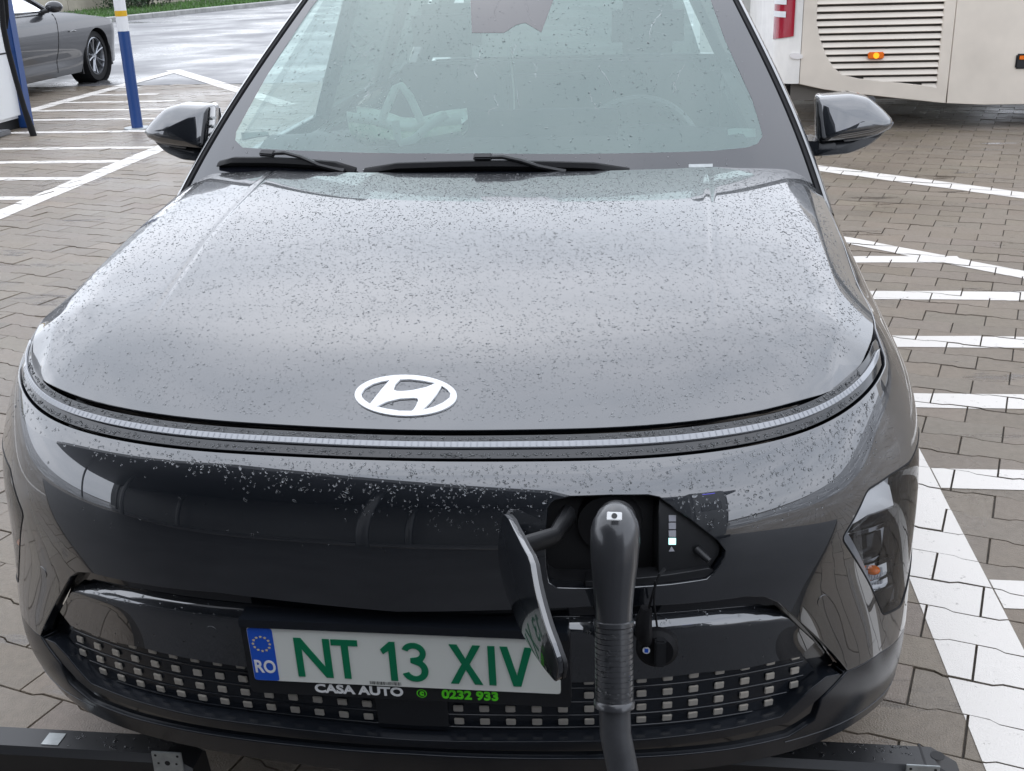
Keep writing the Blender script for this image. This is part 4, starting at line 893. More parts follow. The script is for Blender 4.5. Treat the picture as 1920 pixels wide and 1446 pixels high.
# ======================= WHEEL STOPS =======================
def wheel_stop(x0,x1,y,label,px,capx=None):
    e=thing('wheel_stop',label,'wheel stop',((x0+x1)/2,y,0),'wheel stops under the nose of the grey car')
    sec=[(y-.012,.0),(y-.012,.098),(y-.002,.112),(y+.052,.112),(y+.062,.10),(y+.075,.0)]
    mb=MB();k=1 if x1>0 else -1;xs=[x0,x0+.02,x1-.05,x1]
    mb.loft([[(x,yy,z*(1 if 0<i<3 else .72)) for yy,z in sec] for i,x in enumerate(xs)]);mb.build('stop_bar',M['plastic'],e,angle=30)
    if capx: mb=MB();mb.box((capx-.002,y-.0125,.01),(capx+.002,y+.06,.1125));mb.build('bar_joint',M['dark'],e,smooth=False)
    c=onplane(px,1,y-.013);mb=MB();mb.box((c[0]-.03,y-.0165,c[2]-.066),(c[0]+.03,y-.0125,c[2]),bev=.001);p=mb.build('bolt_plate',M['steel'],e)
    for dx,dz,r in ((-.022,-.008,.0028),(.022,-.008,.0028),(0,-.025,.0055),(-.018,-.026,.0025),(.018,-.026,.0025)):
        mb=MB();mb.tube([(c[0]+dx,y-.0168,c[2]+dz),(c[0]+dx,y-.0160,c[2]+dz)],r,12);mb.build('bolt_hole',M['dark'],p)
    return e
wl=wheel_stop(-1.02,-.47,.15,'black rubber wheel stop at the lower left with steel plate',(312,1409))
wr=wheel_stop(.42,.985,.235,'black rubber wheel stop at the lower right with round hole on top',(1731,1434),.915)
mb=MB();mb.tube([(.942,.262,.1118),(.942,.262,.1128)],.013,20);mb.build('top_hole',M['dark'],wr)
mb=MB();mb.box((-.78,.155,.1118),(-.745,.19,.1135));mb.build('top_pad',M['steel'],wl,smooth=False)
def topd(x0,x1,y0,y1,n,par):
    s=Func(lambda q:np.c_[q,np.full(len(q),.112)]);q=np.c_[rng.uniform(x0,x1,n),rng.uniform(y0,y1,n)];drops('rain_drop',s,q,rng.uniform(.0015,.004,n),M['water'],par,1.2,flat=.35)
topd(-.73,-.5,.155,.2,40,wl);topd(.62,.90,.24,.285,55,wr)
# ======================= CHARGING PLUG AND CABLE =======================
M['gun']=mat('black_plug_plastic',(.030,.031,.034),.30,bump=.05,bscale=400,coat=.7,coat_rough=.12)
M['cable']=mat('grey_cable_jacket',(.040,.041,.044),.42,var=.12,vscale=60)
plug=thing('charging_cable','black charging plug and thick cable pushed into the front socket','charging cable',tuple(onplane((1260,1440),2,0.)))
def pt(px,y): return onplane(px,1,y)
ctl=[((1154,958),-.082,.008),((1154,960),-.086,.0175),((1154,966),-.093,.0265),((1154,978),-.101,.0325),((1153.5,995),-.108,.0352),((1153,1018),-.114,.0356),((1152,1055),-.122,.0338),((1151,1098),-.130,.0300),((1150.5,1135),-.137,.0276),((1151,1163),-.142,.0264)]
mb=MB();mb.tube([pt(p,y) for p,y,r in ctl],[r for *_,r in ctl],28,up=(0,-1,0));body=mb.build('plug_body',M['gun'],plug,angle=60)
nose=pt((1152,1030),-.09);mb=MB();mb.tube([nose,nose+np.array((0,.05,-.004)),nose+np.array((0,.11,-.006))],[.024,.028,.030],24);mb.build('plug_nose',M['dark'],plug)
a=pt((1151,1163),-.142);b=pt((1152,1322),-.182)
mb=MB();n=16;pp=[];rr=[]
for k in range(n):
    for f,r in ((0,.0278),(.78,.0278),(.8,.0264),(.98,.0264)): pp.append(a+(b-a)*((k+f)/n));rr.append(r)
pp.append(b);rr.append(.0278);mb.tube(pp,rr,26,up=(0,-1,0));mb.build('ribbed_grip',M['gun'],plug,angle=25)
mb=MB();mb.tube([a+(b-a)*t for t in (-.015,.0,.05,.065)],[.0262,.0292,.0292,.0272],26,up=(0,-1,0));mb.build('grip_collar',M['gun'],plug)
mb=MB();mb.tube([a+(b-a)*t for t in (.93,.95,1.015,1.03)],[.0278,.0298,.0298,.023],26,up=(0,-1,0));mb.build('grip_end',M['gun'],plug)
c1=pt((1168,1446),-.205);cpts=[b-(b-a)*.1,b,b+(c1-b)*.5+np.array((-.004,0,0)),c1,c1+np.array((.02,-.02,-.14)),c1+np.array((.06,-.06,-.26)),np.array((.50,-.38,.10)),np.array((.70,-.75,.086)),np.array((1.0,-1.3,.086)),np.array((1.55,-2.0,.10)),np.array((1.95,-2.28,.11)),np.array((2.2,-2.38,.5)),np.array((2.3,-2.44,.9))]
dd=np.r_[0,np.cumsum(np.linalg.norm(np.diff(cpts,axis=0),axis=1))];f_=interp(dd,np.array(cpts));mb=MB();mb.tube([f_(t)[0] for t in np.linspace(0,dd[-1],70)],.0228,20);mb.build('cable',M['cable'],plug)
lp=pt((1152,968),-.125);X_,Y_,N_=frame(np.array((0,-.72,.69)));MK=pt((1152,968),-.138)
mb=MB();mb.box((-.0105,-.006,-.001),(.0105,.006,.0012),mat4(X_,Y_,N_,MK),bev=.0008);pb=mb.build('plug_mark',M['printwhite'],plug)
mb=MB();mb.tube([MK+N_*.0011,MK+N_*.0018],[.004,.004],16);mb.build('plug_symbol',M['ink'],pb)
class Tube_:
    def P(s,q):
        t=q[:,1];c=(a+(b-a)*.0)[None]+(b-a)[None]*t[:,None];ax=(b-a)/np.linalg.norm(b-a);x=np.cross(ax,(0,-1,0));x/=np.linalg.norm(x);y=np.cross(x,ax);s.n=np.cos(q[:,0])[:,None]*x*1+np.sin(q[:,0])[:,None]*(y if y[1]<0 else -y);return c+s.n*.0278
    def N(s,q): s.P(q);return s.n
drops('rain_drop',Tube_(),np.c_[rng.uniform(.3,2.8,70),rng.uniform(.0,1.,70)],rng.uniform(.0012,.0028,70),M['water'],plug,1.6,flat=.4)
# ======================= BAG ON THE DASHBOARD =======================
M['bagw']=mat('pale_bag_fabric',(.90,.95,.90),.8);M['bagg']=mat('leaf_print_fabric',(.38,.50,.34),.8,col2=(.70,.76,.62),vscale=28,thr=(.4,.6))
BY=1.50
bag=thing('shopping_bag','pale green shopping bag with white handles lying on the dashboard','bag',tuple(onplane((765,275),1,BY)))
def bp(px,dy=0.): return onplane(px,1,BY+dy)
botl=[(662,262),(690,274),(740,275),(790,272),(830,266),(866,255)];topl=[(652,228),(700,234),(738,244),(770,246),(815,238),(866,233)]
def sheet(lo,hi,mt,nm,dy,bulge,par):
    n=len(lo);V=[];rows=5
    for f in np.linspace(0,1,rows):
        for i in range(n):
            p=bp((lo[i][0]*(1-f)+hi[i][0]*f,lo[i][1]*(1-f)+hi[i][1]*f),dy);p[1]-=bulge*math.sin(math.pi*f)*math.sin(math.pi*(i+.6)/(n+.2));V.append(p)
    F=[(r*n+i,r*n+i+1,(r+1)*n+i+1,(r+1)*n+i) for r in range(rows-1) for i in range(n-1)];V=np.array(V);N0=len(V);B=V.copy();B[:,1]=2*(BY+.05)-B[:,1];V=np.concatenate([V,B]);F+=[tuple(N0+q for q in f[::-1]) for f in F]
    F+=[(i+1,i,N0+i,N0+i+1) for i in range(n-1)]
    mb=MB();mb.add(V,F);return mb.build(nm,mt,par)
sheet(botl,topl,M['bagg'],'bag_body',0,.03,bag);sheet(topl,[(650,209),(700,216),(738,230),(770,232),(815,218),(864,212)],M['bagw'],'bag_rim',-.002,.008,bag)
for l,y in (([(716,225),(728,195),(741,166),(752,160),(768,180),(790,228)],-.015),([(741,226),(745,255),(752,268),(775,262),(800,240),(838,214)],-.04)):
    mb=MB();mb.tube([bp(p,y) for p in l],.011,6,ratio=.25,up=(0,1,0));mb.build('bag_handle',M['bagw'],bag)
cord=thing('hanging_cord','thin pale cord hanging from the inside mirror','cord',tuple(onplane((963,215),1,1.72)))
mb=MB();mb.tube([onplane(p,1,1.72) for p in ((958,88),(959,125),(962,155),(964,185),(964,216))],.0022,6);mb.build('cord_string',M['bagw'],cord)
# ======================= BOLLARD, CHARGER, SEDAN (image left) =======================
M['bblue']=mat('blue_post_paint',(.012,.050,.185),.35);M['bwhite']=mat('white_post_paint',(.70,.71,.72),.35);M['byel']=mat('yellow_band',(.62,.36,.01),.4)
def post(name,label,xy,r,zs,mats,par=None):
    e=thing(name,label,'bollard',(*xy,0))
    for nm,z0,z1,mt in zs: mb=MB();mb.tube([(*xy,z0),(*xy,z1)],r+(.0015 if nm=='yellow_band' else 0),24);mb.build(nm,mt,e,angle=60)
    mb=MB();mb.tube([(*xy,.0),(*xy,.012)],[.13,.125],24);mb.build('base_plate',M['steel'],e,angle=30);return e
g0=gnd((258,241))
def zpx(px,xy): # height of the post point seen at this pixel row
    best=min(np.linspace(0,3,601),key=lambda z:abs(proj([[*xy,z]])[0,1]-px));return float(best)
zb,zy0,zy1=zpx(58.5,g0[:2]),zpx(30,g0[:2]),zpx(20,g0[:2])
post('bollard','tall blue and white steel post with a yellow band on the hatched island',g0[:2],.054,[('blue_sleeve',.012,zb,M['bblue']),('white_sleeve',zb,1.9,M['bwhite']),('yellow_band',zy0,zy1,M['byel'])],None)
M['cab']=mat('white_cabinet_paint',(.72,.73,.73),.35,coat=.3)
ch=thing('charging_station','white charging cabinet with a blue edge at the left border','charging station',(-6.4,9.2,0))
mb=MB();mb.box((-7.0,8.95,.10),(-5.86,9.55,2.3),bev=.03);mb.build('cabinet',M['cab'],ch)
mb=MB();mb.box((-6.95,9.0,0),(-5.92,9.5,.10));mb.build('plinth',M['dark'],ch,smooth=False)
mb=MB();mb.box((-7.0,8.945,.72),(-5.855,9.555,.735));mb.build('panel_joint',M['dark'],ch,smooth=False)
mb=MB();mb.box((-5.90,9.36,.0),(-5.80,9.48,2.35),bev=.01);mb.build('blue_edge',M['bblue'],ch)
mb=MB();mb.box((-7.1,8.45,0.002),(-5.75,8.95,.05),bev=.01);mb.build('base_slab',M['asphalt'],ch)
hc=thing('charger_lead','black charging lead hanging beside the white cabinet','charging cable',tuple(gnd((66,262))))
hp_=[onplane(p,1,8.85) for p in ((-30,-120),(-8,-60),(2,0),(6,50),(14,90),(30,150),(46,205),(58,240),(64,257))];mb=MB();mb.tube(hp_,[.022,.022,.024,.026,.026,.024,.026,.032,.030],12);mb.build('lead',M['rubber'],hc)
mb=MB();mb.tube([onplane(p,1,8.95) for p in ((-40,-100),(10,-20),(13,30),(11,52),(8,40),(2,-30))],.02,10);mb.build('lead_loop',M['rubber'],hc)
# sedan
M['sedan']=mat('grey_sedan_paint',(.020,.021,.026),.35,metal=.5,coat=1,coat_ior=1.5,coat_rough=.02)
SX0,SX1=-8.98,-7.06;SYF=14.62;AX=13.72
sed=thing('parked_sedan','grey sedan parked nose away behind the white charging cabinet','car',(-8.02,12.3,0))
smid=(SX0+SX1)/2;hw=(SX1-SX0)/2
xs_s=interp([.16,.30,.45,.62,.78,.92,1.0],[.885,.915,.935,.96,.955,.90,.80]);fw=lambda y:1-.26*np.clip((y-14.15)/.47,0,1)**2-.16*np.clip((10.9-y)/1.0,0,1)**2
def sflank(s): return Func(lambda q:np.c_[smid+s*(xs_s(np.clip(q[:,1],.16,1.0))*fw(q[:,0])-.022*np.exp(-((q[:,1]-.36)/.07)**2)*np.exp(-((q[:,0]-12.3)/.9)**4)),q[:,0],q[:,1]],1)
zh=interp([10.0,11.0,12.0,12.7,13.3,13.9,14.4,14.62],[.93,.95,.955,.955,.90,.83,.74,.66])
for s in (1,-1):
    ar=lambda yc:[(yc+.365*math.cos(a),.335+.365*math.sin(a)) for a in np.linspace(0.03*math.pi,.97*math.pi,18)]
    ol=[(y,float(zh(y)[0])) for y in np.linspace(9.95,14.55,24)]+[(14.6,.5),(14.5,.22),(AX+.40,.22)]+ar(AX)+[(AX-.45,.17),(10.85+.45,.17)]+ar(10.85)+[(10.3,.25),(9.95,.4)]
    f=panel('flank',sflank(s),ol,M['sedan'],sed,step=.05,rim=.012)
    for y in (11.55,12.62):
        q0=np.array([(y+.10*((z-.2)/.7)**2,z) for z in np.linspace(.22,.93,14)]);mb=MB();mb.tube(sflank(s).P(q0),.005,5);mb.build('door_gap',M['dark'],f)
    q0=np.array([(12.95,.70),(13.05,.71),(13.12,.695)]);mb=MB();mb.tube(sflank(s).P(q0)+[s*.004,0,0],.014,6,ratio=.5);mb.build('wing_badge',M['gloss'],f)
    for yc in (AX,10.85):
        xo=smid+s*(xs_s(.335)[0]*fw(yc)-.015)
        wheel('wheel',(float(xo),yc,.335),(s,0,0),.335,.245,.22,sed,5,M['alloy'],True)
        mb=MB();mb.tube([(float(xo)+s*.035,yc,.345),(float(xo)-s*.25,yc,.345),(float(xo)-s*.255,yc,.345)],[.372,.372,.02],30,cap=False);mb.build('wheel_well',M['dark'],sed)
    q0=np.array([(AX-.38,.30),(AX-.40,.18)]);mb=MB();mb.box((smid+s*.72,AX-.43,.14),(smid+s*.90,AX-.41,.34));mb.build('mud_flap',M['plastic'],sed,smooth=False)
hs=Func(lambda q:np.c_[smid+q[:,0],q[:,1],zh(q[:,1])+.035*(1-(np.abs(q[:,0])/.93)**4)-.0])
hwid=lambda y:float((xs_s(zh(y))*fw(y))[0])
panel('bonnet',hs,[(hwid(y),y) for y in np.linspace(9.95,14.6,20)]+[(-hwid(y),y) for y in np.linspace(14.6,9.95,20)],M['sedan'],sed,step=.06,rim=.03)
mb=MB();mb.box((smid-.62,14.4,.25),(smid+.62,14.58,.66),bev=.05);mb.build('nose',M['sedan'],sed)
gx=interp([0,.3,.6,.85,1.],[.80,.72,.66,.58,.45]);rl=[(12.72,.98),(12.2,1.25),(11.75,1.40),(11.2,1.44),(10.6,1.38),(10.1,1.15),(9.95,1.0)]
for s in (1,-1):
    b=[(12.62,.975),(11.98,.985)];v=[(smid+s*.86,12.58,.965),(smid+s*.87,11.65,.98),(smid+s*.64,11.65,1.385),(smid+s*.68,12.02,1.29)];mk('side_window',v,[(0,1,2,3)],M['clear'],sed,smooth=False)
    v=[(smid+s*.87,11.55,.98),(smid+s*.84,10.6,.99),(smid+s*.62,10.9,1.36),(smid+s*.64,11.55,1.39)];mk('side_window',v,[(0,1,2,3)],M['clear'],sed,smooth=False)
    mb=MB();mb.tube([(smid+s*.84,12.72,.96),(smid+s*.70,12.1,1.28),(smid+s*.63,11.7,1.405),(smid+s*.61,11.2,1.43),(smid+s*.62,10.7,1.38),(smid+s*.72,10.2,1.12),(smid+s*.76,9.98,1.0)],[.035,.035,.04,.045,.045,.05,.05],8);mb.build('roof_frame',M['sedan'],sed)
    mb=MB();mb.tube([(smid+s*.875,11.60,.97),(smid+s*.64,11.60,1.39)],.03,6);mb.build('door_pillar',M['gloss'],sed)
    mb=MB();mb.tube([(smid+s*.885,12.60,.965),(smid+s*.885,11.5,.985),(smid+s*.86,10.5,.99)],.012,6);mb.build('belt_moulding',M['gloss'],sed)
    c=np.array((smid+s*1.02,12.55,1.02));mb=MB();bm=bmesh.new();bmesh.ops.create_uvsphere(bm,u_segments=20,v_segments=12,radius=1);bm.verts.index_update();mb.add([c+np.array((v.co.x*.11,v.co.y*.075+abs(v.co.x)*.01,v.co.z*.07)) for v in bm.verts],[[w_.index for w_ in f.verts] for f in bm.faces]);bm.free();mo=mb.build('door_mirror',M['sedan'],sed)
    mb=MB();mb.tube([(smid+s*.86,12.50,.955),(smid+s*.97,12.54,.99)],[.03,.025],8);mb.build('mirror_stalk',M['plastic'],mo)
rs=Func(lambda q:np.c_[smid+q[:,0],q[:,1],interp([9.95,10.4,10.9,11.3,11.75,12.1,12.72],[1.0,1.28,1.42,1.445,1.415,1.31,.985])(q[:,1])-.03*(q[:,0]/.6)**2])
panel('roof',rs,[(.60,11.78),(.60,11.2),(.58,10.7),(-.58,10.7),(-.60,11.2),(-.60,11.78)],M['frit'],sed,step=.15,rim=.01)
panel('windscreen',rs,[(.80,12.68),(.60,11.8),(-.60,11.8),(-.80,12.68)],M['clear'],sed,step=.15,rim=0)
panel('rear_window',rs,[(.58,10.68),(.70,10.05),(-.70,10.05),(-.58,10.68)],M['clear'],sed,step=.15,rim=0)
mb=MB();mb.box((smid-.75,10.3,.4),(smid+.75,12.5,.90),bev=.05);mb.build('interior',M['seat'],sed)
mb=MB();mb.box((smid-.80,9.9,.3),(smid+.80,10.0,.98),bev=.04);mb.build('tail',M['sedan'],sed)
mb=MB();mb.box((smid-.85,10.1,.17),(smid+.85,14.3,.30));mb.build('underbody',M['dark'],sed,smooth=False)
# ======================= LAWN, KERB, WALL, SHRUBS (far left) =======================
k0,k1=gnd((243,38))[:2],gnd((560,5))[:2];kd=(k1-k0)/np.linalg.norm(k1-k0);kn=np.array((-kd[1],kd[0]));ka=k0-kd*22;kb=k0+kd*45
M['kerb']=mat('kerb_concrete',(.30,.30,.29),.6,var=.2,vscale=3,bump=.2,bscale=60);M['soil']=mat('lawn_soil',(.035,.055,.018),.9,var=.3,vscale=2)
kerb=struct(mk('kerb',[(*ka,0.0),(*kb,0.0),(*(kb+kn*.2),.0),(*(ka+kn*.2),.0)],[(0,1,2,3)],M['kerb'],smooth=False))
Lk=np.linalg.norm(kb-ka)
for i in range(int(Lk)):
    p=ka+kd*(i+.006);q=ka+kd*(i+.994);mb=MB();sec=[(0,-.02),(0,.105),(.02,.125),(.2,.125),(.2,-.02)]
    mb.loft([[(*(r+kn*a_),z) for a_,z in sec] for r in (p,q)]);o=mb.build('kerb_stone',M['kerb'],kerb,angle=20)
lw=[ka+kn*.2,kb+kn*.2,kb+kn*60,ka+kn*60];struct(mk('lawn',[(*p,.10) for p in lw],[(0,1,2,3)],M['soil'],smooth=False))
M['grass']=mat('grass_blade',(.055,.135,.020),.6,var=.35,vscale=1.2);V,F=[],[]
for _ in range(26000):
    s_,t_=rng.uniform(12,66),.22+rng.exponential(2.2)
    p=ka+kd*s_+kn*t_
    if t_>9: continue
    h=rng.uniform(.05,.13);a_=rng.uniform(0,6.28);w_=.014;d=np.array((math.cos(a_),math.sin(a_)));l=rng.normal(0,.04,2);b=len(V);V+=[(*(p-d*w_),.10),(*(p+d*w_),.10),(*(p+l),.10+h)];F.append((b,b+1,b+2))
o=mk('grass',V,F,M['grass'],smooth=False);o['kind']='stuff';o['label']='short green grass on the verge beyond the kerb'
M['wall']=mat('pale_wall_render',(.42,.38,.31),.8,var=.15,vscale=2,bump=.2,bscale=30);M['ypipe']=mat('yellow_pipe_paint',(.50,.32,.03),.4)
w0=ka+kn*4.6;wl_=thing('garden_wall','low pale rendered wall behind the grass verge','wall',(*w0,.1));Wn=int(Lk/2.5)
for i in range(Wn):
    p=w0+kd*(2.5*i+.01);q=w0+kd*(2.5*i+2.49);mb=MB();mb.loft([[(*(r+kn*a_),z) for a_,z in ((0,.05),(0,.75),(.22,.75),(.22,.05))] for r in (p,q)]);mb.build('wall_block',M['wall'],wl_,smooth=False)
pr=thing('yellow_rail','yellow pipe rail running along the top of the low wall','railing',(*w0,.75));mb=MB();mb.tube([(*(w0+kn*.11+kd*t_),.86) for t_ in np.linspace(0,Lk,30)],.05,10);mb.build('rail_pipe',M['ypipe'],pr)
for i in range(Wn): p=w0+kn*.11+kd*(2.5*i+1.25);mb=MB();mb.tube([(*p,.74),(*p,.84)],.03,8);mb.build('rail_bracket',M['ypipe'],pr)
M['leaf']=[mat('shrub_leaf',(.030,.060,.022),.6,var=.4,vscale=6),mat('dark_shrub_leaf',(.022,.034,.026),.6,var=.4,vscale=6)]
def shrub(c,r,h,mi,label):
    e=thing('shrub',label,'shrub',(*c,.1),'shrubs in front of the low wall');mb=MB()
    for k in range(6): d=rng.normal(0,.3,2)*r;mb.tube([(*c,.08),(c[0]+d[0],c[1]+d[1],.1+h*.7)],[.025,.008],5)
    mb.build('stem',M['soil'],e);V,F=[],[]
    for _ in range(2200):
        d=rng.normal(0,1,3);d/=np.linalg.norm(d);q=np.array((*c,.1+h*.5))+d*np.array((r,r,h*.55))*rng.uniform(.45,1.05)*(1+.2*math.sin(5*d[0]+7*d[1]));x=rng.normal(0,1,3);x/=np.linalg.norm(x);y=np.cross(x,rng.normal(0,1,3));y/=np.linalg.norm(y)+1e-9;s_=rng.uniform(.03,.06);b=len(V);V+=[q-x*s_,q+y*s_*.5,q+x*s_,q-y*s_*.5];F.append((b,b+1,b+2,b+3))
    mk('foliage',V,F,M['leaf'][mi],e,smooth=False)
for px,t_,r,h,mi,lab in (((278,18),3.6,1.0,.95,1,'dark round shrub right of the tall striped post'),((128,24),3.4,.9,1.1,0,'green shrub above the parked sedan roof line')):
    g=gnd(px)[:2];s_=(g-ka)@kd;shrub(ka+kd*s_+kn*t_,r,h,mi,lab)
# ======================= BUS AND KIOSK (image right) =======================
M['busc']=mat('cream_bus_paint',(.66,.595,.51),.4,var=.12,vscale=1.1,coat=.4,coat_rough=.15,rvar=.1);M['busw']=mat('white_bus_paint',(.72,.70,.66),.35,var=.1,vscale=3,coat=.4,coat_rough=.1)
BYp=8.6
bus=thing('coach_bus','cream coach with louvred engine hatch standing at the upper right','bus',(7.5,9.9,0))
def B(px,y=BYp): return onplane(px,1,y)[[0,2]]
bs=Func(lambda q:np.c_[q[:,0],np.full(len(q),BYp)+.02*np.clip(q[:,1]-1.2,0,3)**2,q[:,1]],1)
seam=B((1785,95))[0];seam0=B((1502,100))[0]
lou=[tuple(B(p)) for p in ((1757,165),(1735,162),(1690,157),(1610,149),(1580,142),(1562,128),(1548,105),(1536,72),(1530,40))]+[(B((1529,0))[0]+.0,1.9),(B((1772,0))[0],1.9)]
lou=np.array(lou);
botz=lambda x:float(np.interp(x,[seam0,1.9,seam,seam+.3,14],[B((1502,157))[1],B((1600,170))[1],B((1774,193))[1],.20,.19]))
p1=[(seam0+.004,botz(seam0))]+[(x,botz(x)) for x in np.linspace(seam0+.2,seam-.01,6)]+[(seam-.004,3.2),(seam0+.004,3.2)]
panel('engine_side_panel',bs,p1,M['busc'],bus,holes=[lou],step=.12,rim=.03,bev=.006)
xs0=seam+.004
def archb(xc): return [(xc+.56*math.cos(a),.5+.56*math.sin(a)) for a in np.linspace(math.pi*1.0,0,16)]
p2=[(xs0,botz(xs0)),(xs0+.3,.20),(4.34,.20)]+[(4.34,.5)]+archb(4.9)[1:-1]+[(5.46,.5),(5.46,.2),(10.84,.2),(10.84,.5)]+archb(11.4)[1:-1]+[(11.96,.5),(11.96,.2),(13.6,.25),(13.75,1.0),(13.6,3.2),(xs0,3.2)]
panel('side_body',bs,p2,M['busc'],bus,step=.2,rim=.03,bev=.004)
for xc in (4.9,11.4): wheel('wheel',(xc,BYp+.06,.5),(0,-1,0),.5,.29,.3,bus,8,M['steel'])
# louvre blades
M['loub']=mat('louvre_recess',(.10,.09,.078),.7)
z=.30;k=0
while z<1.88:
    ys=np.linspace(1.5,2.9,700);ii=inside(lou,np.c_[ys,np.full(700,z)])
    if ii.sum()>12:
        x0,x1=ys[ii].min()-.008,ys[ii].max()+.008;mb=MB();sec=[(.004,-.021),(.0,-.017),(.020,.017),(.034,.019)]
        mb.loft([[(x,BYp+a_,z+b_) for a_,b_ in sec] for x in (x0,x1)]);mb.build('louvre_blade',M['busc'],bus,angle=30)
    z+=.0575
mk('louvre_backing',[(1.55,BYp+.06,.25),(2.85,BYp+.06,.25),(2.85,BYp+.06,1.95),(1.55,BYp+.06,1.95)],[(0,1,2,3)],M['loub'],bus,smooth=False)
# rear corner (rounded) and rear face
cr0=.26;prof=lambda z:0.
pts=[(seam0-.004,BYp)]+[(seam0-.05-cr0*math.sin(t)*.62,BYp+cr0*(1-math.cos(t))) for t in np.linspace(0,math.pi/2,9)]+[(seam0-.25,10.2),(seam0-.25,11.0)]
pts=np.array(pts);V,F=[],[];zsb=[botz(seam0),.62,1.0,1.6,2.4,3.2]
for z in zsb:
    for p in pts: V.append((p[0],p[1]+.02*max(0,z-1.2)**2,z))
n=len(pts);F=[(r*n+i,r*n+i+1,(r+1)*n+i+1,(r+1)*n+i) for r in range(len(zsb)-1) for i in range(n-1)];mb=MB();mb.add(V,F);mb.build('rear_corner',M['busw'],bus,angle=50)
# tail lamp on the corner, reflector, amber markers
def corner_patch(nm,px0,px1,ya,yb,mt,d=.006,cut=0):
    xa,xb=px0,px1;
    tt=np.linspace(xa,xb,8);V=[];rows=6
    for f in np.linspace(0,1,rows):
        for t in tt:
            th=t;z=ya+(yb-ya)*f;x=seam0-.05-(cr0+d)*math.sin(th)*.62;y=BYp+cr0-(cr0+d)*math.cos(th);V.append((x,y+.0,z+cut*(t-xa)*(1-f)))
    n=8;F=[(r*n+i,r*n+i+1,(r+1)*n+i+1,(r+1)*n+i) for r in range(rows-1) for i in range(n-1)];mb=MB();mb.add(V,F);return mb.build(nm,mt,bus,angle=60)
zt0=B((1480,68))[1]
tlmp=corner_patch('tail_lamp',.12,1.45,zt0,1.75,M['red'],.010,-.03)
for za,zb_ in ((B((1480,33))[1],B((1480,22))[1]),(B((1480,9))[1],B((1480,-3))[1])): corner_patch('lamp_insert',.55,1.45,za,zb_,M['bwhite'],.016)
zr=B((1495,105))[1];M['rlens']=mat('clear_reflector',(.75,.72,.70),.2,coat=1)
mb=MB();mb.tube([(seam0-.038,BYp+.004,zr),(seam0-.038,BYp-.012,zr)],.055,16,ratio=.45);mb.build('corner_reflector',M['rlens'],bus)
M['amber_on']=mat('lit_amber',(.9,.35,.01),.3,emit=(1.,.42,.02),es=.9)
ax_,az_=B((1642,104));mb=MB();mb.box((ax_-.065,BYp-.02,az_-.028),(ax_+.065,BYp+.004,az_+.028),bev=.008);am=mb.build('side_marker',M['amber'],bus);mb=MB();mb.tube([(ax_,BYp-.026,az_),(ax_,BYp-.018,az_)],.024,14);mb.build('marker_glow',M['amber_on'],am)
sx_,sz_=B((1912,115));mb=MB();mb.box((sx_-.035,BYp-.018,sz_-.06),(sx_+.30,BYp+.004,sz_+.06),bev=.012);dk=mb.build('marker_housing',M['plastic'],bus);mb=MB();mb.box((sx_-.015,BYp-.024,sz_+.012),(sx_+.28,BYp-.016,sz_+.05),bev=.004);mb.build('side_reflector',M['amber'],dk)
mb=MB();mb.box((seam0-.2,BYp+.1,3.18),(13.6,11.0,3.26),bev=.05);mb.build('roof',M['busw'],bus)
mb=MB();mb.box((seam0-.1,BYp+.12,.28),(13.5,10.98,.36));mb.build('underframe',M['dark'],bus,smooth=False)
mb=MB();mb.box((seam0-.15,10.99,.3),(13.5,11.03,3.2));mb.build('far_side',M['busc'],bus,smooth=False)
M['tint']=mat('dark_coach_glass',(.01,.012,.014),.05,coat=1)
for i in range(5): mb=MB();mb.box((3.2+2.05*i,BYp+.06,1.75),(5.15+2.05*i,BYp+.075,2.75),bev=.01);mb.v=[(x,y-.03+.02*max(0,z-1.2)**2-.04,z) for x,y,z in mb.v];mb.build('side_window',M['tint'],bus)
kx,ky=gnd((1460,133))[:2];M['kiosk']=mat('pale_grey_panel',(.50,.51,.49),.5,var=.05,vscale=1)
ki=thing('kiosk','plain pale grey hut standing behind the rear of the coach','hut',(kx+.2,ky+1.4,0))
mb=MB();mb.box((.95,ky,.12),(4.4,ky+2.8,2.9),bev=.02);mb.build('hut_wall',M['kiosk'],ki)
mb=MB();mb.box((.93,ky-.02,0),(4.42,ky+2.82,.12));mb.build('hut_base',M['kerb'],ki,smooth=False)
mb=MB();mb.box((.85,ky-.1,2.9),(4.5,ky+2.9,3.02),bev=.02);mb.build('hut_roof',M['kiosk'],ki)
for x in (1.25,2.3,3.4): mb=MB();mb.box((x-.006,ky-.004,.12),(x+.006,ky+.004,2.88));mb.build('panel_joint',M['kerb'],ki,smooth=False)
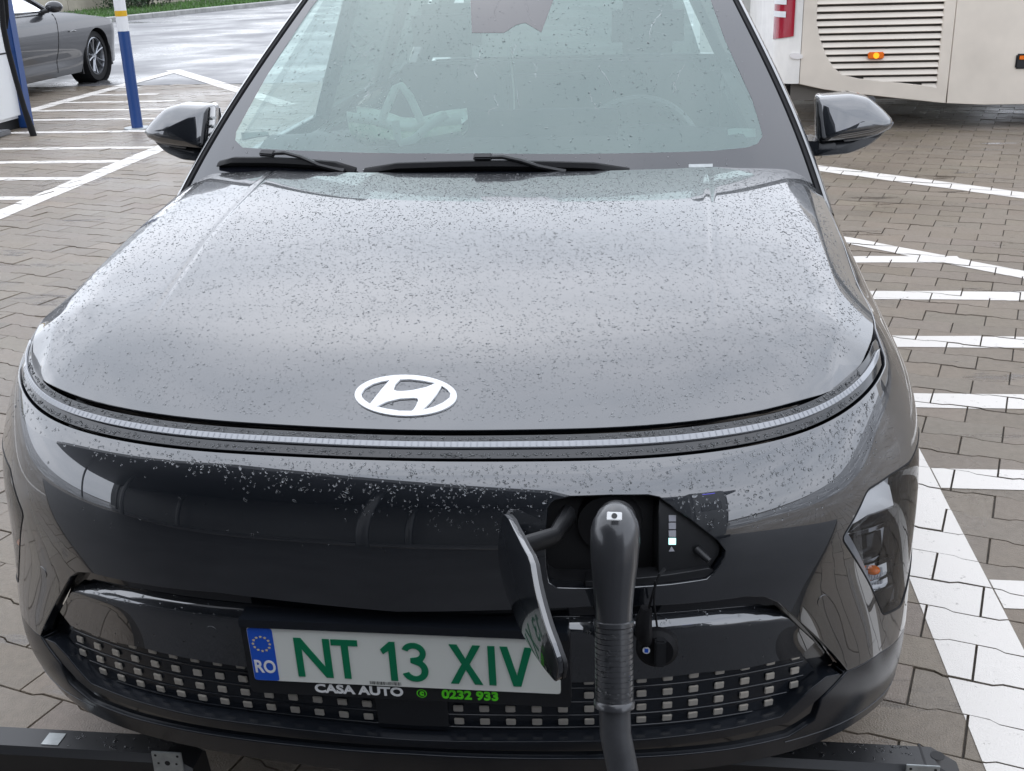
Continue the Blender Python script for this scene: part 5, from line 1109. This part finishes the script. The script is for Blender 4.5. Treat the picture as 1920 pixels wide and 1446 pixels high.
# ======================= BEHIND THE CAMERA: CHARGER, PLUS UNSEEN DARK THINGS ADDED FOR BUMPER REFLECTIONS =======================
M['island']=mat('added_dark_asphalt',(.030,.030,.032),.55,var=.2,vscale=3,bump=.2,bscale=150)
isl=struct(mk('added_dark_ground',[(x,y,z) for z in (.0,.06) for x,y in ((-6.5,-4.6),(2.9,-4.6),(2.9,-.10),(-6.5,-.10))],[(0,1,5,4),(1,2,6,5),(2,3,7,6),(3,0,4,7),(4,5,6,7)],M['island'],smooth=False))  # unseen dark ground, added so the lower bumper mirrors something dark
M['colgrey']=mat('grey_charger_paint',(.14,.145,.15),.4);M['station']=mat('dark_charger_paint',(.03,.032,.036),.35,coat=.4);M['led']=mat('blue_led',(.1,.1,.9),.3,emit=(.18,.16,1.),es=4.)
def column(x0,x1,y,h,label):
    cs=thing('charging_station',label,'charging station',((x0+x1)/2,y-.3,.06))
    mb=MB();mb.box((x0,y-.55,.14),(x1,y,h),bev=.05);mb.build('column',M['colgrey' if x0>0 else 'station'],cs);mb=MB();mb.box((x0-.04,y-.59,.055),(x1+.04,y+.04,.14));mb.build('plinth',M['dark'],cs,smooth=False)
    xm=(x0+x1)/2;mb=MB();mb.box((xm-.2,y-.004,1.25),(xm+.2,y+.010,1.6),bev=.004);mb.build('screen',M['gloss'],cs);
    if x0>0: mb=MB();mb.box((xm-.12,y-.003,h-.14),(xm+.12,y+.008,h-.115));mb.build('status_lamp',M['led'],cs,smooth=False)
column(1.95,2.65,-2.45,2.15,'dark charging column behind the photographer, feeding the grey car')
M['brick']=mat('added_dark_facade',(.05,.052,.055),.5,var=.2,vscale=.5)
bd=thing('added_dark_building','long dark building behind the camera, unseen, added for dark bumper reflections','building',(-4,-11,0))  # unseen building, added to keep bright horizon sky out of the bumper
mb=MB();mb.box((-16,-16,.3),(9,-10,5.4));mb.build('wall',M['brick'],bd,smooth=False);mb=MB();mb.box((-16.1,-16.1,0),(9.1,-9.9,.3));mb.build('plinth',M['kerb'],bd,smooth=False);mb=MB();mb.box((-16.6,-16.6,5.4),(9.6,-9.6,5.75));mb.build('roof',M['station'],bd,smooth=False)
for i in range(8):
    x=-14.8+3.0*i;mb=MB();mb.box((x,-10.03,.9),(x+2.2,-9.96,3.4));wn_=mb.build('window_frame',M['station'],bd,smooth=False);mk('pane',[(x+.08,-9.95,.98),(x+2.12,-9.95,.98),(x+2.12,-9.95,3.32),(x+.08,-9.95,3.32)],[(0,1,2,3)],M['tint'],wn_,smooth=False)

cn=thing('canopy','dark flat canopy on slim posts behind the camera, unseen, added to darken bumper reflections','canopy',(-6.0,-5.4,0))  # unseen canopy, outline shaped for the dark edge mirrored in the bumper
mb=MB();mb.prism([(-13,-8.8),(2.2,-8.8),(.6,-5.0),(-2.6,-2.3),(-13,-1.4)],Matrix.Translation((0,0,4.1)),.35);mb.build('added_canopy_roof',M['station'],cn,smooth=False)
for x,y in ((-12.4,-8.2),(-12.4,-4.9),(-7.2,-8.2),(-7.2,-4.9),(-1.5,-8.2),(-1.5,-4.9)): mb=MB();mb.tube([(x,y,0),(x,y,4.1)],.09,14);mb.build('added_canopy_post',M['station'],cn)
mb=MB();mb.box((-13,-8.75,0.0),(2.1,-8.6,4.1));mb.build('added_dark_backdrop',M['brick'],cn,smooth=False)  # unseen wall, added to make the mirrored area under the canopy evenly dark
